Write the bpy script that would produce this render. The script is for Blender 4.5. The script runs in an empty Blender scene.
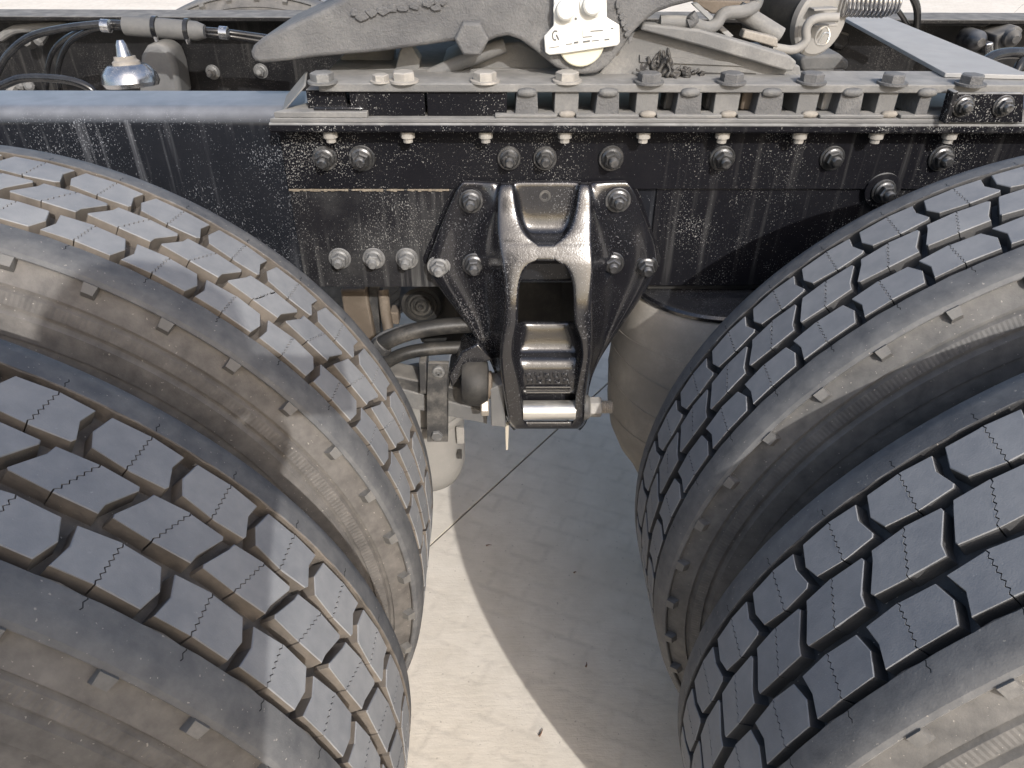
import bpy, bmesh, math, random
from mathutils import Vector, Matrix

random.seed(7)
S = bpy.context.scene
COL = S.collection

# ------------------------------------------------------------------ camera
CAM = Vector((-0.0463, -0.316, 1.2863))
CR = Vector((0.9999006, -0.0131110, 0.0051781))
CU = Vector((0.0032123, 0.5695988, 0.8219166))
CF = Vector((0.0137256, 0.8218183, -0.5695843))
FPX = 734.945
cd = bpy.data.cameras.new('camera')
cam = bpy.data.objects.new('camera', cd)
COL.objects.link(cam)
m = Matrix((CR, CU, -CF)).transposed().to_4x4()
m.translation = CAM
cam.matrix_world = m
cd.sensor_width = 36
cd.lens = 36 * FPX / 1024
cd.clip_start = 0.01
cd.clip_end = 500
S.camera = cam

# ------------------------------------------------------------------ light
SUN = Vector((0.528, -1.5, 1.0)).normalized()
w = bpy.data.worlds.new('World')
S.world = w
w.use_nodes = True
nt = w.node_tree
bg = nt.nodes['Background']
sky = nt.nodes.new('ShaderNodeTexSky')
sky.sky_type = 'NISHITA'
sky.sun_disc = False
sky.sun_elevation = math.asin(SUN.z)
sky.sun_rotation = math.atan2(SUN.x, SUN.y)
sky.air_density = 1.0
sky.dust_density = 3.0
sky.ozone_density = 0.6
nt.links.new(sky.outputs[0], bg.inputs[0])
bg.inputs[1].default_value = 0.15
sl = bpy.data.lights.new('sun', 'SUN')
sl.energy = 2.25
sl.angle = math.radians(0.6)
sl.color = (1.0, 0.985, 0.96)
so = bpy.data.objects.new('sun', sl)
so.rotation_euler = SUN.to_track_quat('Z', 'Y').to_euler()
so.location = (2, -6, 5)
COL.objects.link(so)
S.view_settings.view_transform = 'Standard'
S.view_settings.look = 'None'
S.view_settings.gamma = 1
S.view_settings.use_curve_mapping = False
S.view_settings.exposure = 0.78

# ------------------------------------------------------------------ measuring helpers (photo point at a known depth -> metres)
def ray(u, v):
    return CF + CR * ((u - 512) / FPX) - CU * ((v - 384) / FPX)
def aty(u, v, y):
    d = ray(u, v)
    return CAM + d * ((y - CAM.y) / d.y)
def atz(u, v, z):
    d = ray(u, v)
    return CAM + d * ((z - CAM.z) / d.z)

# ------------------------------------------------------------------ material helpers
MATS = {}
def newmat(name):
    mt = bpy.data.materials.new(name)
    mt.use_nodes = True
    MATS[name] = mt
    n = mt.node_tree.nodes
    return mt, mt.node_tree, n['Principled BSDF']
class NB:
    """tiny node-graph helper"""
    def __init__(s, t):
        s.t = t
        s.geo = t.nodes.new('ShaderNodeNewGeometry')
        s.oi = t.nodes.new('ShaderNodeObjectInfo')
    def link(s, a, b):
        s.t.links.new(a, b)
    def set(s, sock, v):
        if hasattr(v, 'is_output') or isinstance(v, bpy.types.NodeSocket):
            s.link(v, sock)
        else:
            sock.default_value = v
    def pos(s, scale=(1, 1, 1), loc=(0, 0, 0)):
        mp = s.t.nodes.new('ShaderNodeMapping')
        s.link(s.geo.outputs['Position'], mp.inputs[0])
        mp.inputs['Scale'].default_value = scale
        mp.inputs['Location'].default_value = loc
        return mp.outputs[0]
    def obj(s, scale=(1, 1, 1)):
        tc = s.t.nodes.new('ShaderNodeTexCoord')
        mp = s.t.nodes.new('ShaderNodeMapping')
        s.link(tc.outputs['Object'], mp.inputs[0])
        mp.inputs['Scale'].default_value = scale
        return mp.outputs[0]
    def noise(s, vec, scale, detail=4, rough=0.55, dist=0):
        n = s.t.nodes.new('ShaderNodeTexNoise')
        s.link(vec, n.inputs['Vector'])
        n.inputs['Scale'].default_value = scale
        n.inputs['Detail'].default_value = detail
        n.inputs['Roughness'].default_value = rough
        n.inputs['Distortion'].default_value = dist
        return n.outputs['Fac']
    def voro(s, vec, scale, feat='F1'):
        n = s.t.nodes.new('ShaderNodeTexVoronoi')
        n.feature = feat
        s.link(vec, n.inputs['Vector'])
        n.inputs['Scale'].default_value = scale
        return n.outputs['Distance']
    def ramp(s, fac, a, b, lo=0.0, hi=1.0):
        n = s.t.nodes.new('ShaderNodeMapRange')
        n.clamp = True
        s.set(n.inputs[0], fac)
        n.inputs[1].default_value = a
        n.inputs[2].default_value = b
        n.inputs[3].default_value = lo
        n.inputs[4].default_value = hi
        return n.outputs[0]
    def math(s, op, a, b=0.0, c=0.0):
        n = s.t.nodes.new('ShaderNodeMath')
        n.operation = op
        s.set(n.inputs[0], a)
        s.set(n.inputs[1], b)
        s.set(n.inputs[2], c)
        return n.outputs[0]
    def mix(s, f, a, b):
        n = s.t.nodes.new('ShaderNodeMix')
        n.data_type = 'RGBA'
        s.set(n.inputs[0], f)
        for sock, v in ((n.inputs[6], a), (n.inputs[7], b)):
            if isinstance(v, tuple):
                sock.default_value = (v[0], v[1], v[2], 1)
            else:
                s.link(v, sock)
        return n.outputs[2]
    def bump(s, h, strength, dist, normal=None):
        n = s.t.nodes.new('ShaderNodeBump')
        n.inputs['Strength'].default_value = strength
        n.inputs['Distance'].default_value = dist
        s.link(h, n.inputs['Height'])
        if normal is not None:
            s.link(normal, n.inputs['Normal'])
        return n.outputs[0]
    def up(s, a=0.2, b=0.9):
        x = s.t.nodes.new('ShaderNodeSeparateXYZ')
        s.link(s.geo.outputs['Normal'], x.inputs[0])
        return s.ramp(x.outputs[2], a, b)

def dusty(name, base, dust, rough=0.5, rough_dust=0.9, amount=0.4, speck=0.0, updust=0.0, streak=0.0,
          metallic=0.0, bump=0.25, scale=14, speckscale=300, spec=0.5, coat=0.0, upr=(0.35, 0.95), upn=0.55):
    """painted / rubber / steel surface with patchy dust, splash specks, run-down streaks and dust lying on top"""
    mt, t, bs = newmat(name)
    b = NB(t)
    P = b.pos()
    big = b.noise(P, scale, 5, 0.6)
    f = b.ramp(big, 0.42, 0.75, 0.0, amount)
    fine = b.noise(P, 260, 3, 0.6)
    f = b.math('MULTIPLY', f, b.ramp(fine, 0.3, 0.7, 0.55, 1.2))
    f = b.math('MULTIPLY', f, b.ramp(b.oi.outputs['Random'], 0, 1, 0.55, 1.35))
    if updust:
        uf = b.math('MULTIPLY', b.up(*upr), b.ramp(b.noise(P, 40, 4), 0.3, 0.6, updust * upn, updust))
        f = b.math('MAXIMUM', f, uf)
    if streak:
        st = b.noise(b.pos((70, 70, 2.2)), 1.0, 4, 0.6)
        st2 = b.ramp(b.noise(P, 3.5, 2), 0.4, 0.62)
        sf = b.math('MULTIPLY', b.ramp(st, 0.52, 0.8, 0, streak), st2)
        f = b.math('MAXIMUM', f, sf)
    if speck:
        v1 = b.noise(P, speckscale, 2.5, 0.6)
        v2 = b.noise(b.pos((1, 1, 0.6), (3, 1, 2)), speckscale * 2.1, 2, 0.5)
        den = b.ramp(b.noise(P, 8, 4, 0.65), 0.36, 0.66, -0.03, 0.095)
        g1 = b.ramp(b.math('ADD', v1, den), 0.70, 0.735)
        g2 = b.ramp(b.math('ADD', v2, den), 0.69, 0.72)
        sp = b.math('MULTIPLY', b.math('MAXIMUM', g1, g2), speck)
        f = b.math('MAXIMUM', f, sp)
    f = b.math('MINIMUM', f, 1.0)
    tint = b.mix(b.ramp(b.noise(P, 30, 3), 0.3, 0.7), tuple(c * 0.8 for c in dust), tuple(min(1, c * 1.12) for c in dust))
    t.links.new(b.mix(f, base, tint), bs.inputs['Base Color'])
    t.links.new(b.ramp(f, 0, 0.8, rough, rough_dust), bs.inputs['Roughness'])
    if metallic:
        t.links.new(b.ramp(f, 0, 0.7, metallic, 0.0), bs.inputs['Metallic'])
    bs.inputs['Specular IOR Level'].default_value = spec
    if coat:
        bs.inputs['Coat Weight'].default_value = coat
        bs.inputs['Coat Roughness'].default_value = 0.12
    if bump:
        h = b.math('ADD', b.noise(P, 420, 3, 0.6), b.math('MULTIPLY', b.noise(P, 70, 4, 0.6), 1.5))
        t.links.new(b.bump(h, bump, 0.0012), bs.inputs['Normal'])
    return mt

DUST = (0.40, 0.36, 0.30)
GREYD = (0.30, 0.295, 0.285)
dusty('rail_paint', (0.010, 0.011, 0.014), (0.36, 0.375, 0.41), 0.20, 0.6, 0.012, 0.5, 0.40, 0.4, bump=0.0, upr=(0.2, 0.75), upn=0.88, spec=0.35)  # bluish dust on upward faces also paints in the blue sky reflection
dusty('angle_paint', (0.008, 0.008, 0.010), (0.35, 0.345, 0.335), 0.24, 0.85, 0.012, 0.62, 0.9, 0.10, bump=0.15, spec=0.10)
dusty('plate_washed', (0.012, 0.012, 0.014), (0.34, 0.34, 0.33), 0.28, 0.85, 0.09, 0.6, 0.9, 0.45, bump=0.2, spec=0.15, scale=9)
dusty('cast_gloss', (0.008, 0.008, 0.010), (0.38, 0.38, 0.39), 0.19, 0.7, 0.02, 0.28, 0.08, 0.0, bump=0.16, coat=0.6, upr=(0.8, 1.0))
dusty('nut_steel', (0.085, 0.085, 0.088), (0.30, 0.295, 0.285), 0.3, 0.8, 0.28, 0.3, 0.4, bump=0.2, metallic=0.85, scale=60)
dusty('nut_dusty', (0.12, 0.12, 0.12), (0.33, 0.325, 0.31), 0.42, 0.9, 0.6, 0.0, 0.4, bump=0.25, metallic=0.2, scale=60)
dusty('bolt_pale', (0.24, 0.228, 0.21), (0.42, 0.39, 0.35), 0.6, 0.9, 0.8, 0.0, 0.6, bump=0.3, scale=50)
dusty('zinc_steel', (0.42, 0.38, 0.33), (0.48, 0.43, 0.36), 0.4, 0.8, 0.5, 0.0, 0.3, bump=0.2, metallic=0.6, scale=60)
dusty('bright_steel', (0.62, 0.6, 0.56), (0.5, 0.46, 0.4), 0.28, 0.7, 0.35, bump=0.1, metallic=0.85, scale=40)
dusty('chrome', (0.42, 0.42, 0.43), (0.4, 0.38, 0.35), 0.2, 0.6, 0.35, bump=0.1, metallic=0.95, scale=60)
dusty('dusty_plate', (0.11, 0.11, 0.11), (0.31, 0.298, 0.278), 0.6, 0.92, 0.5, 0.0, 0.7, bump=0.4)
dusty('grey_grime', (0.075, 0.075, 0.078), (0.185, 0.182, 0.177), 0.6, 0.92, 0.9, 0.0, 0.6, bump=1.0, scale=10)
dusty('grease', (0.035, 0.033, 0.031), (0.13, 0.12, 0.11), 0.5, 0.9, 0.6, 0.0, 0.4, bump=0.8, scale=60)
dusty('pale_bar', (0.27, 0.268, 0.264), (0.36, 0.348, 0.33), 0.6, 0.9, 0.6, 0.0, 0.4, bump=0.15)
dusty('dark_steel', (0.03, 0.03, 0.031), (0.28, 0.26, 0.23), 0.5, 0.9, 0.5, 0.2, 0.6, bump=0.3, scale=30)
dusty('under_black', (0.012, 0.012, 0.012), (0.16, 0.145, 0.125), 0.6, 0.9, 0.35, 0.1, 0.4, bump=0.2)
dusty('under_brown', (0.10, 0.078, 0.058), (0.30, 0.25, 0.20), 0.7, 0.95, 0.8, 0.0, 0.5, bump=0.3)
dusty('far_paint', (0.008, 0.008, 0.009), (0.24, 0.23, 0.215), 0.35, 0.9, 0.05, 0.25, 0.85, 0.22, bump=0.2, scale=12, spec=0.2)
dusty('bag_rubber', (0.23, 0.212, 0.185), (0.44, 0.40, 0.345), 0.7, 0.95, 0.75, 0.0, 0.3, bump=0.2, scale=9)
dusty('hose_rubber', (0.014, 0.014, 0.014), (0.34, 0.31, 0.27), 0.42, 0.9, 0.22, 0.1, 0.06, spec=0.3, bump=0.2, scale=20)
dusty('air_line', (0.008, 0.008, 0.009), (0.3, 0.3, 0.3), 0.18, 0.6, 0.1, 0.0, 0.1, bump=0.0)
dusty('grey_sleeve', (0.09, 0.09, 0.09), (0.20, 0.195, 0.185), 0.7, 0.95, 0.6, 0.0, 0.3, bump=0.4)
dusty('pale_chamber', (0.22, 0.212, 0.20), (0.34, 0.322, 0.295), 0.7, 0.95, 0.6, 0.0, 0.4, bump=0.2)
dusty('white_paint', (0.60, 0.595, 0.56), (0.5, 0.48, 0.43), 0.45, 0.8, 0.25, bump=0.15, scale=40)
dusty('ivory_paint', (0.55, 0.53, 0.42), (0.55, 0.5, 0.4), 0.45, 0.8, 0.35, bump=0.15, scale=40)
dusty('print_grey', (0.10, 0.10, 0.10), (0.3, 0.3, 0.28), 0.7, 0.9, 0.5, bump=0.1, scale=90)
dusty('wood_tag', (0.42, 0.38, 0.31), (0.5, 0.46, 0.38), 0.7, 0.9, 0.5, bump=0.2)
dusty('rim_steel', (0.16, 0.16, 0.165), (0.30, 0.28, 0.25), 0.5, 0.9, 0.5, bump=0.2)
dusty('lug_rubber', (0.11, 0.106, 0.10), (0.24, 0.225, 0.205), 0.6, 0.9, 0.6, bump=0.2, scale=40)
dusty('rust_seam', (0.15, 0.125, 0.095), (0.28, 0.25, 0.205), 0.8, 0.95, 0.7, bump=0.6, scale=60)
dusty('weld_dust', (0.22, 0.20, 0.175), (0.34, 0.315, 0.28), 0.8, 0.95, 0.7, bump=0.6, scale=60)
dusty('weld_bead', (0.10, 0.10, 0.10), (0.27, 0.26, 0.24), 0.6, 0.9, 0.6, bump=0.8, scale=60)
dusty('jacket', (0.03, 0.035, 0.05), (0.05, 0.05, 0.06), 0.8, 0.9, 0.3)
dusty('trousers', (0.02, 0.022, 0.03), (0.04, 0.04, 0.045), 0.8, 0.9, 0.3)
dusty('skin', (0.45, 0.28, 0.2), (0.47, 0.3, 0.22), 0.55, 0.6, 0.2)
dusty('hair', (0.015, 0.012, 0.01), (0.03, 0.025, 0.02), 0.6, 0.7, 0.2)

def rubber(name, base, dust, amount, rough=0.62, fine=0.35):
    mt, t, bs = newmat(name)
    b = NB(t)
    P = b.pos()
    a = b.noise(P, 9, 4, 0.6)
    c = b.noise(P, 55, 5, 0.65)
    f = b.math('MULTIPLY', b.ramp(b.math('ADD', a, c), 0.75, 1.3, 0.3, 1.0), amount)
    rnd = b.ramp(b.oi.outputs['Random'], 0, 1, -0.16, 0.16)
    f = b.math('ADD', f, rnd)
    f = b.math('MAXIMUM', f, 0.0)
    # scuffs: fine directional scratches, few pale grains
    sc = b.ramp(b.noise(b.pos((30, 320, 90)), 1, 3, 0.6), 0.62, 0.75, 0, fine)
    f = b.math('MAXIMUM', f, b.math('MULTIPLY', sc, 0.8))
    gr = b.ramp(b.noise(P, 330, 1.5, 0.5), 0.735, 0.76, 0, 0.85)
    f = b.math('MAXIMUM', f, gr)
    col = b.mix(f, base, dust)
    t.links.new(col, bs.inputs['Base Color'])
    t.links.new(b.ramp(f, 0, 0.9, rough - 0.08, 0.9), bs.inputs['Roughness'])
    bs.inputs['Specular IOR Level'].default_value = 0.45
    h = b.math('ADD', b.noise(P, 700, 3, 0.6), b.math('MULTIPLY', b.noise(P, 120, 4, 0.6), 1.2))
    t.links.new(b.bump(h, 0.25, 0.0008), bs.inputs['Normal'])
    return mt
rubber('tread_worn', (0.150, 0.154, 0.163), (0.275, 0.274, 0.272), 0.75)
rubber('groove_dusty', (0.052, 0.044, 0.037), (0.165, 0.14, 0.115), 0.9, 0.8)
rubber('groove_dark', (0.030, 0.030, 0.031), (0.085, 0.082, 0.079), 0.6, 0.75)  # darker neutral grooves for the air spring side wheels

def casing_mat(name, groove, groove2, side, side2, sh, sh2):
    """tyre body: dust colour by zone (tread grooves / smooth shoulder / dirty sidewall), cut sipes and moulded hatching"""
    mt, t, bs = newmat(name)
    b = NB(t)
    tc = t.nodes.new('ShaderNodeTexCoord')
    sx = t.nodes.new('ShaderNodeSeparateXYZ')
    t.links.new(tc.outputs['Object'], sx.inputs[0])
    X, Y, Z = sx.outputs
    r = b.math('SQRT', b.math('ADD', b.math('MULTIPLY', X, X), b.math('MULTIPLY', Z, Z)))
    ay = b.math('ABSOLUTE', Y)
    P = b.pos()
    n1 = b.noise(P, 8, 5, 0.6)
    n2 = b.noise(P, 60, 4, 0.6)
    nn = b.ramp(b.math('ADD', b.math('MULTIPLY', n1, 1.2), n2), 0.85, 1.45)
    gcol = b.mix(nn, groove, groove2)
    scol = b.mix(nn, side, side2)
    hcol = b.mix(nn, sh, sh2)
    isg = b.ramp(ay, 0.0790, 0.0786)
    iss = b.ramp(b.math('ADD', r, b.math('MULTIPLY', b.math('SUBTRACT', n2, 0.5), 0.006)), 0.5095, 0.5065)
    isg = b.math('MULTIPLY', isg, b.math('GREATER_THAN', r, 0.48))
    col = b.mix(iss, hcol, scol)
    col = b.mix(isg, col, gcol)
    gr = b.ramp(b.noise(P, 330, 1.5, 0.5), 0.72, 0.75, 0, 0.6)
    col = b.mix(gr, col, (0.34, 0.31, 0.27))
    # sipes cut into the shoulder at every pitch
    ang = b.math('ARCTAN2', X, Z)
    ph = b.math('MULTIPLY', ang, 44 / (2 * math.pi))
    zig = b.math('PINGPONG', b.math('MULTIPLY', Y, 300.0), 1.0)
    zig = b.math('MULTIPLY', b.math('SUBTRACT', zig, 0.5), 0.022)
    # sipe runs on from the edge rows: phase offsets per side
    side_off = b.math('MULTIPLY', b.math('GREATER_THAN', Y, 0.0), 0.246)
    fr = b.math('SUBTRACT', b.math('FRACT', b.math('ADD', b.math('ADD', ph, 0.244), side_off)), 0.5)
    d = b.math('ABSOLUTE', b.math('ADD', fr, zig))
    sip = b.math('MULTIPLY', b.math('LESS_THAN', d, 0.0065), b.math('MULTIPLY', b.math('GREATER_THAN', ay, 0.0792), b.math('LESS_THAN', ay, 0.089)))
    sip = b.math('MULTIPLY', sip, b.math('GREATER_THAN', r, 0.505))
    col = b.mix(sip, col, (0.006, 0.006, 0.006))
    t.links.new(col, bs.inputs['Base Color'])
    bs.inputs['Roughness'].default_value = 0.68
    bs.inputs['Specular IOR Level'].default_value = 0.4
    # moulded radial hatching on the sidewall
    hat = b.math('PINGPONG', b.math('MULTIPLY', ang, 620 / math.pi), 1.0)
    band = b.math('MULTIPLY', b.math('GREATER_THAN', r, 0.4675), b.math('LESS_THAN', r, 0.4778))
    h = b.math('ADD', b.math('MULTIPLY', b.math('MULTIPLY', hat, band), 1.6), b.noise(P, 520, 3, 0.6))
    h = b.math('ADD', h, b.math('MULTIPLY', n2, 1.5))
    t.links.new(b.bump(h, 0.3, 0.0009), bs.inputs['Normal'])
    return mt
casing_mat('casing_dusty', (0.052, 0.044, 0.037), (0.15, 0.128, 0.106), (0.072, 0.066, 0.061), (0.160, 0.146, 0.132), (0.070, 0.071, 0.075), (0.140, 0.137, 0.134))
casing_mat('casing_dark', (0.026, 0.026, 0.027), (0.07, 0.067, 0.065), (0.070, 0.068, 0.066), (0.150, 0.142, 0.132), (0.078, 0.079, 0.082), (0.150, 0.148, 0.145))  # casing with darker, less brown grooves, air spring side and far wheel

# ground
def ground_mat():
    mt, t, bs = newmat('concrete')
    b = NB(t)
    P = b.pos()
    big = b.noise(P, 1.6, 4, 0.6)
    mid = b.noise(P, 14, 5, 0.65)
    fine = b.noise(P, 220, 3, 0.6)
    f = b.ramp(b.math('ADD', b.math('MULTIPLY', big, 0.8), b.math('MULTIPLY', mid, 0.9)), 0.6, 1.1)
    col = b.mix(f, (0.56, 0.505, 0.43), (0.69, 0.63, 0.55))
    # faint tyre marks: stepped diagonal bars
    mp = t.nodes.new('ShaderNodeMapping')
    t.links.new(b.geo.outputs['Position'], mp.inputs[0])
    mp.inputs['Rotation'].default_value = (0, 0, math.radians(24))
    wv = t.nodes.new('ShaderNodeTexBrick')
    t.links.new(mp.outputs[0], wv.inputs['Vector'])
    wv.inputs['Scale'].default_value = 1.0
    wv.inputs['Brick Width'].default_value = 0.085
    wv.inputs['Row Height'].default_value = 0.055
    wv.inputs['Mortar Size'].default_value = 0.011
    wv.inputs['Mortar Smooth'].default_value = 1.0
    marks = b.math('MULTIPLY', wv.outputs['Fac'], b.ramp(b.noise(P, 9, 4, 0.7), 0.42, 0.62))
    col = b.mix(b.math('MULTIPLY', marks, 0.2), col, (0.28, 0.25, 0.215))
    pits = b.ramp(b.noise(P, 120, 2, 0.5), 0.70, 0.74, 0, 0.5)
    col = b.mix(pits, col, (0.22, 0.19, 0.16))
    sp = b.ramp(b.noise(P, 260, 2, 0.5), 0.72, 0.75, 0, 0.4)
    col = b.mix(sp, col, (0.62, 0.58, 0.52))
    t.links.new(col, bs.inputs['Base Color'])
    bs.inputs['Roughness'].default_value = 0.92
    bs.inputs['Specular IOR Level'].default_value = 0.25
    rip = b.noise(b.pos((22, 130, 1)), 1.0, 3, 0.6, 0.3)
    lump = b.noise(P, 22, 4, 0.6)
    h = b.math('ADD', b.math('MULTIPLY', rip, 0.9), b.math('MULTIPLY', fine, 0.6))
    h = b.math('ADD', h, b.math('MULTIPLY', lump, 1.0))
    h = b.math('SUBTRACT', h, b.math('MULTIPLY', marks, 0.9))
    h = b.math('SUBTRACT', h, b.math('MULTIPLY', pits, 0.6))
    t.links.new(b.bump(h, 0.2, 0.003), bs.inputs['Normal'])
ground_mat()
dusty('dry_leaf', (0.16, 0.09, 0.06), (0.25, 0.18, 0.12), 0.8, 0.9, 0.4)
dusty('joint_filler', (0.018, 0.017, 0.016), (0.06, 0.055, 0.05), 0.9, 0.95, 0.3)

# ------------------------------------------------------------------ mesh helpers
class MB:
    def __init__(s):
        s.v = []
        s.f = []
        s.mi = []
    def add(s, vs, fs, mi=0):
        o = len(s.v)
        s.v += [Vector(v) for v in vs]
        s.f += [tuple(i + o for i in f) for f in fs]
        s.mi += [mi] * len(fs)
        return s
    def box(s, x0, x1, y0, y1, z0, z1, mi=0):
        vs = [(x, y, z) for z in (z0, z1) for y in (y0, y1) for x in (x0, x1)]
        return s.add(vs, [(0, 2, 3, 1), (4, 5, 7, 6), (0, 1, 5, 4), (2, 6, 7, 3), (0, 4, 6, 2), (1, 3, 7, 5)], mi)
    def prism(s, pts, ext, mi=0):
        """closed outline (list of Vectors) pushed along vector ext"""
        n = len(pts)
        ext = Vector(ext)
        vs = [Vector(q) for q in pts] + [Vector(q) + ext for q in pts]
        fs = [tuple(range(n)), tuple(range(2 * n - 1, n - 1, -1))]
        fs += [(i, i + n, (i + 1) % n + n, (i + 1) % n) for i in range(n)]
        return s.add(vs, fs, mi)
    def lathe(s, c, axis, prof, seg=24, cap0=True, cap1=True, mi=0, ph=0.0):
        """prof: list of (distance along axis, radius)"""
        a = Vector(axis).normalized()
        u = a.orthogonal().normalized()
        wv = a.cross(u)
        c = Vector(c)
        vs = []
        for d, r in prof:
            for k in range(seg):
                t = 2 * math.pi * k / seg + ph
                vs.append(c + a * d + (u * math.cos(t) + wv * math.sin(t)) * r)
        fs = []
        for j in range(len(prof) - 1):
            for k in range(seg):
                k2 = (k + 1) % seg
                fs.append((j * seg + k, j * seg + k2, (j + 1) * seg + k2, (j + 1) * seg + k))
        if cap0:
            fs.append(tuple(reversed(range(seg))))
        if cap1:
            o = (len(prof) - 1) * seg
            fs.append(tuple(range(o, o + seg)))
        return s.add(vs, fs, mi)
    def tube(s, path, r, seg=10, smooth=4, mi=0, rf=None):
        P = [Vector(q) for q in path]
        if smooth > 1 and len(P) > 2:
            Q = []
            for i in range(len(P) - 1):
                p0, p1, p2, p3 = P[max(i - 1, 0)], P[i], P[i + 1], P[min(i + 2, len(P) - 1)]
                for k in range(smooth):
                    t = k / smooth
                    Q.append(0.5 * ((2 * p1) + (p2 - p0) * t + (2 * p0 - 5 * p1 + 4 * p2 - p3) * t * t + (3 * p1 - p0 - 3 * p2 + p3) * t ** 3))
            Q.append(P[-1])
            P = Q
        n = len(P)
        nrm = None
        vs = []
        for i, q in enumerate(P):
            tg = (P[min(i + 1, n - 1)] - P[max(i - 1, 0)]).normalized()
            if nrm is None:
                nrm = tg.orthogonal().normalized()
            nrm = (nrm - tg * nrm.dot(tg)).normalized()
            bn = tg.cross(nrm)
            rr = r * (rf(i / (n - 1)) if rf else 1)
            for k in range(seg):
                t = 2 * math.pi * k / seg
                vs.append(q + (nrm * math.cos(t) + bn * math.sin(t)) * rr)
        fs = [(i * seg + k, i * seg + (k + 1) % seg, (i + 1) * seg + (k + 1) % seg, (i + 1) * seg + k) for i in range(n - 1) for k in range(seg)]
        fs += [tuple(reversed(range(seg))), tuple(range((n - 1) * seg, n * seg))]
        return s.add(vs, fs, mi)
    def mesh(s, name, mats, origin=(0, 0, 0), sharp=35):
        me = bpy.data.meshes.new(name)
        o = Vector(origin)
        me.from_pydata([tuple(v - o) for v in s.v], [], s.f)
        for mt in (mats if isinstance(mats, (list, tuple)) else [mats]):
            me.materials.append(MATS[mt])
        me.polygons.foreach_set('material_index', s.mi)
        bm = bmesh.new()
        bm.from_mesh(me)
        bmesh.ops.recalc_face_normals(bm, faces=bm.faces)
        bm.to_mesh(me)
        bm.free()
        me.polygons.foreach_set('use_smooth', [True] * len(me.polygons))
        me.set_sharp_from_angle(angle=math.radians(sharp))
        me.update()
        return me
    def build(s, name, mats, parent=None, bevel=0.0, seg=2, sharp=35, origin=None):
        if origin is None:
            lo = Vector((min(v[i] for v in s.v) for i in range(3)))
            hi = Vector((max(v[i] for v in s.v) for i in range(3)))
            origin = (lo + hi) / 2
            if parent is None:
                origin.z = lo.z
        me = s.mesh(name, mats, origin, sharp)
        return place(name, me, origin, parent, bevel, seg)
WLOC = {}
def place(name, me, loc, parent=None, bevel=0.0, seg=2, rot=None):
    o = bpy.data.objects.new(name, me)
    COL.objects.link(o)
    loc = Vector(loc)
    WLOC[o.name] = loc
    if parent is not None:
        o.parent = parent
        o.location = loc - WLOC[parent.name]
    else:
        o.location = loc
    if rot is not None:
        o.rotation_euler = rot
    if bevel:
        md = o.modifiers.new('bevel', 'BEVEL')
        md.width = bevel
        md.segments = seg
        md.limit_method = 'ANGLE'
        md.angle_limit = math.radians(40)
        md.harden_normals = False
    return o
def tag(o, label, cat=None, group=None, kind=None):
    if label:
        o['label'] = label
    if cat:
        o['category'] = cat
    if group:
        o['group'] = group
    if kind:
        o['kind'] = kind
    return o
def thing(name, loc, label, cat, group=None):
    o = bpy.data.objects.new(name, None)
    o.empty_display_size = 0.05
    COL.objects.link(o)
    o.location = loc
    WLOC[o.name] = Vector(loc)
    return tag(o, label, cat, group)

# shared fasteners ---------------------------------------------------------
HEX = 6
def hexprof(r):
    return r
def nut_meshes(scale, mats=('nut_steel', 'nut_steel', 'nut_steel')):
    """flanged nut on a stud, axis -Y, origin on the seating face"""
    a = (0, -1, 0)
    wsh = MB().lathe((0, 0, 0), a, [(0, .0175 * scale), (.0022 * scale, .0178 * scale), (.0032 * scale, .0168 * scale)], 28)
    nut = MB().lathe((0, 0, 0), a, [(.003 * scale, .0150 * scale), (.0055 * scale, .0142 * scale), (.0070 * scale, .0118 * scale)], 24)
    nut.lathe((0, 0, 0), a, [(.0068 * scale, .0120 * scale), (.0155 * scale, .0120 * scale), (.0172 * scale, .0102 * scale)], 6)
    st = MB().lathe((0, 0, 0), a, [(.012 * scale, .0068 * scale)] + [(.0172 * scale + i * .0011 * scale, (.0070 if i % 2 else .0063) * scale) for i in range(8)] + [(.0268 * scale, .0052 * scale)], 14)
    return (nut.mesh('nut', mats[0], sharp=25), wsh.mesh('washer', mats[1], sharp=30), st.mesh('stud_end', mats[2], sharp=30))
NUT = nut_meshes(1.0)
NUT_DUSTY = nut_meshes(1.0, ('nut_dusty', 'nut_dusty', 'nut_dusty'))
def nut_at(p, parent, ms=NUT, spin=None, tilt=0.0):
    rot = (random.uniform(-.03, .03), random.uniform(0, 1.04) if spin is None else spin, random.uniform(-.03, .03))
    o = place('nut', ms[0], p, parent, rot=rot)
    sc_ = random.uniform(.95, 1.05)
    o.scale = (sc_, random.uniform(.85, 1.15), sc_)
    for nm, me in (('washer', ms[1]), ('stud_end', ms[2])):
        c = bpy.data.objects.new(nm, me)
        COL.objects.link(c)
        c.parent = o
    return o
def head_mesh(mat):
    h = MB().lathe((0, 0, 0), (0, 0, 1), [(.003, .0130), (.0125, .0130), (.0140, .0112)], 6)
    return h.mesh('bolt_head', mat, sharp=25), MB().lathe((0, 0, 0), (0, 0, 1), [(0, .0165), (.0030, .0165)], 24).mesh('washer', mat, sharp=30)
HEADS = [head_mesh(x) for x in ('bolt_pale', 'nut_dusty', 'grey_grime')]
def head_at(p, parent, k=0, scale=1.0):
    o = place('bolt_head', HEADS[k][0], p, parent, rot=(0, 0, random.uniform(0, 1.04)))
    o.scale = (scale * 1.18, scale * 1.18, scale * .95)
    c = bpy.data.objects.new('washer', HEADS[k][1])
    COL.objects.link(c)
    c.parent = o
    return o

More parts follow.
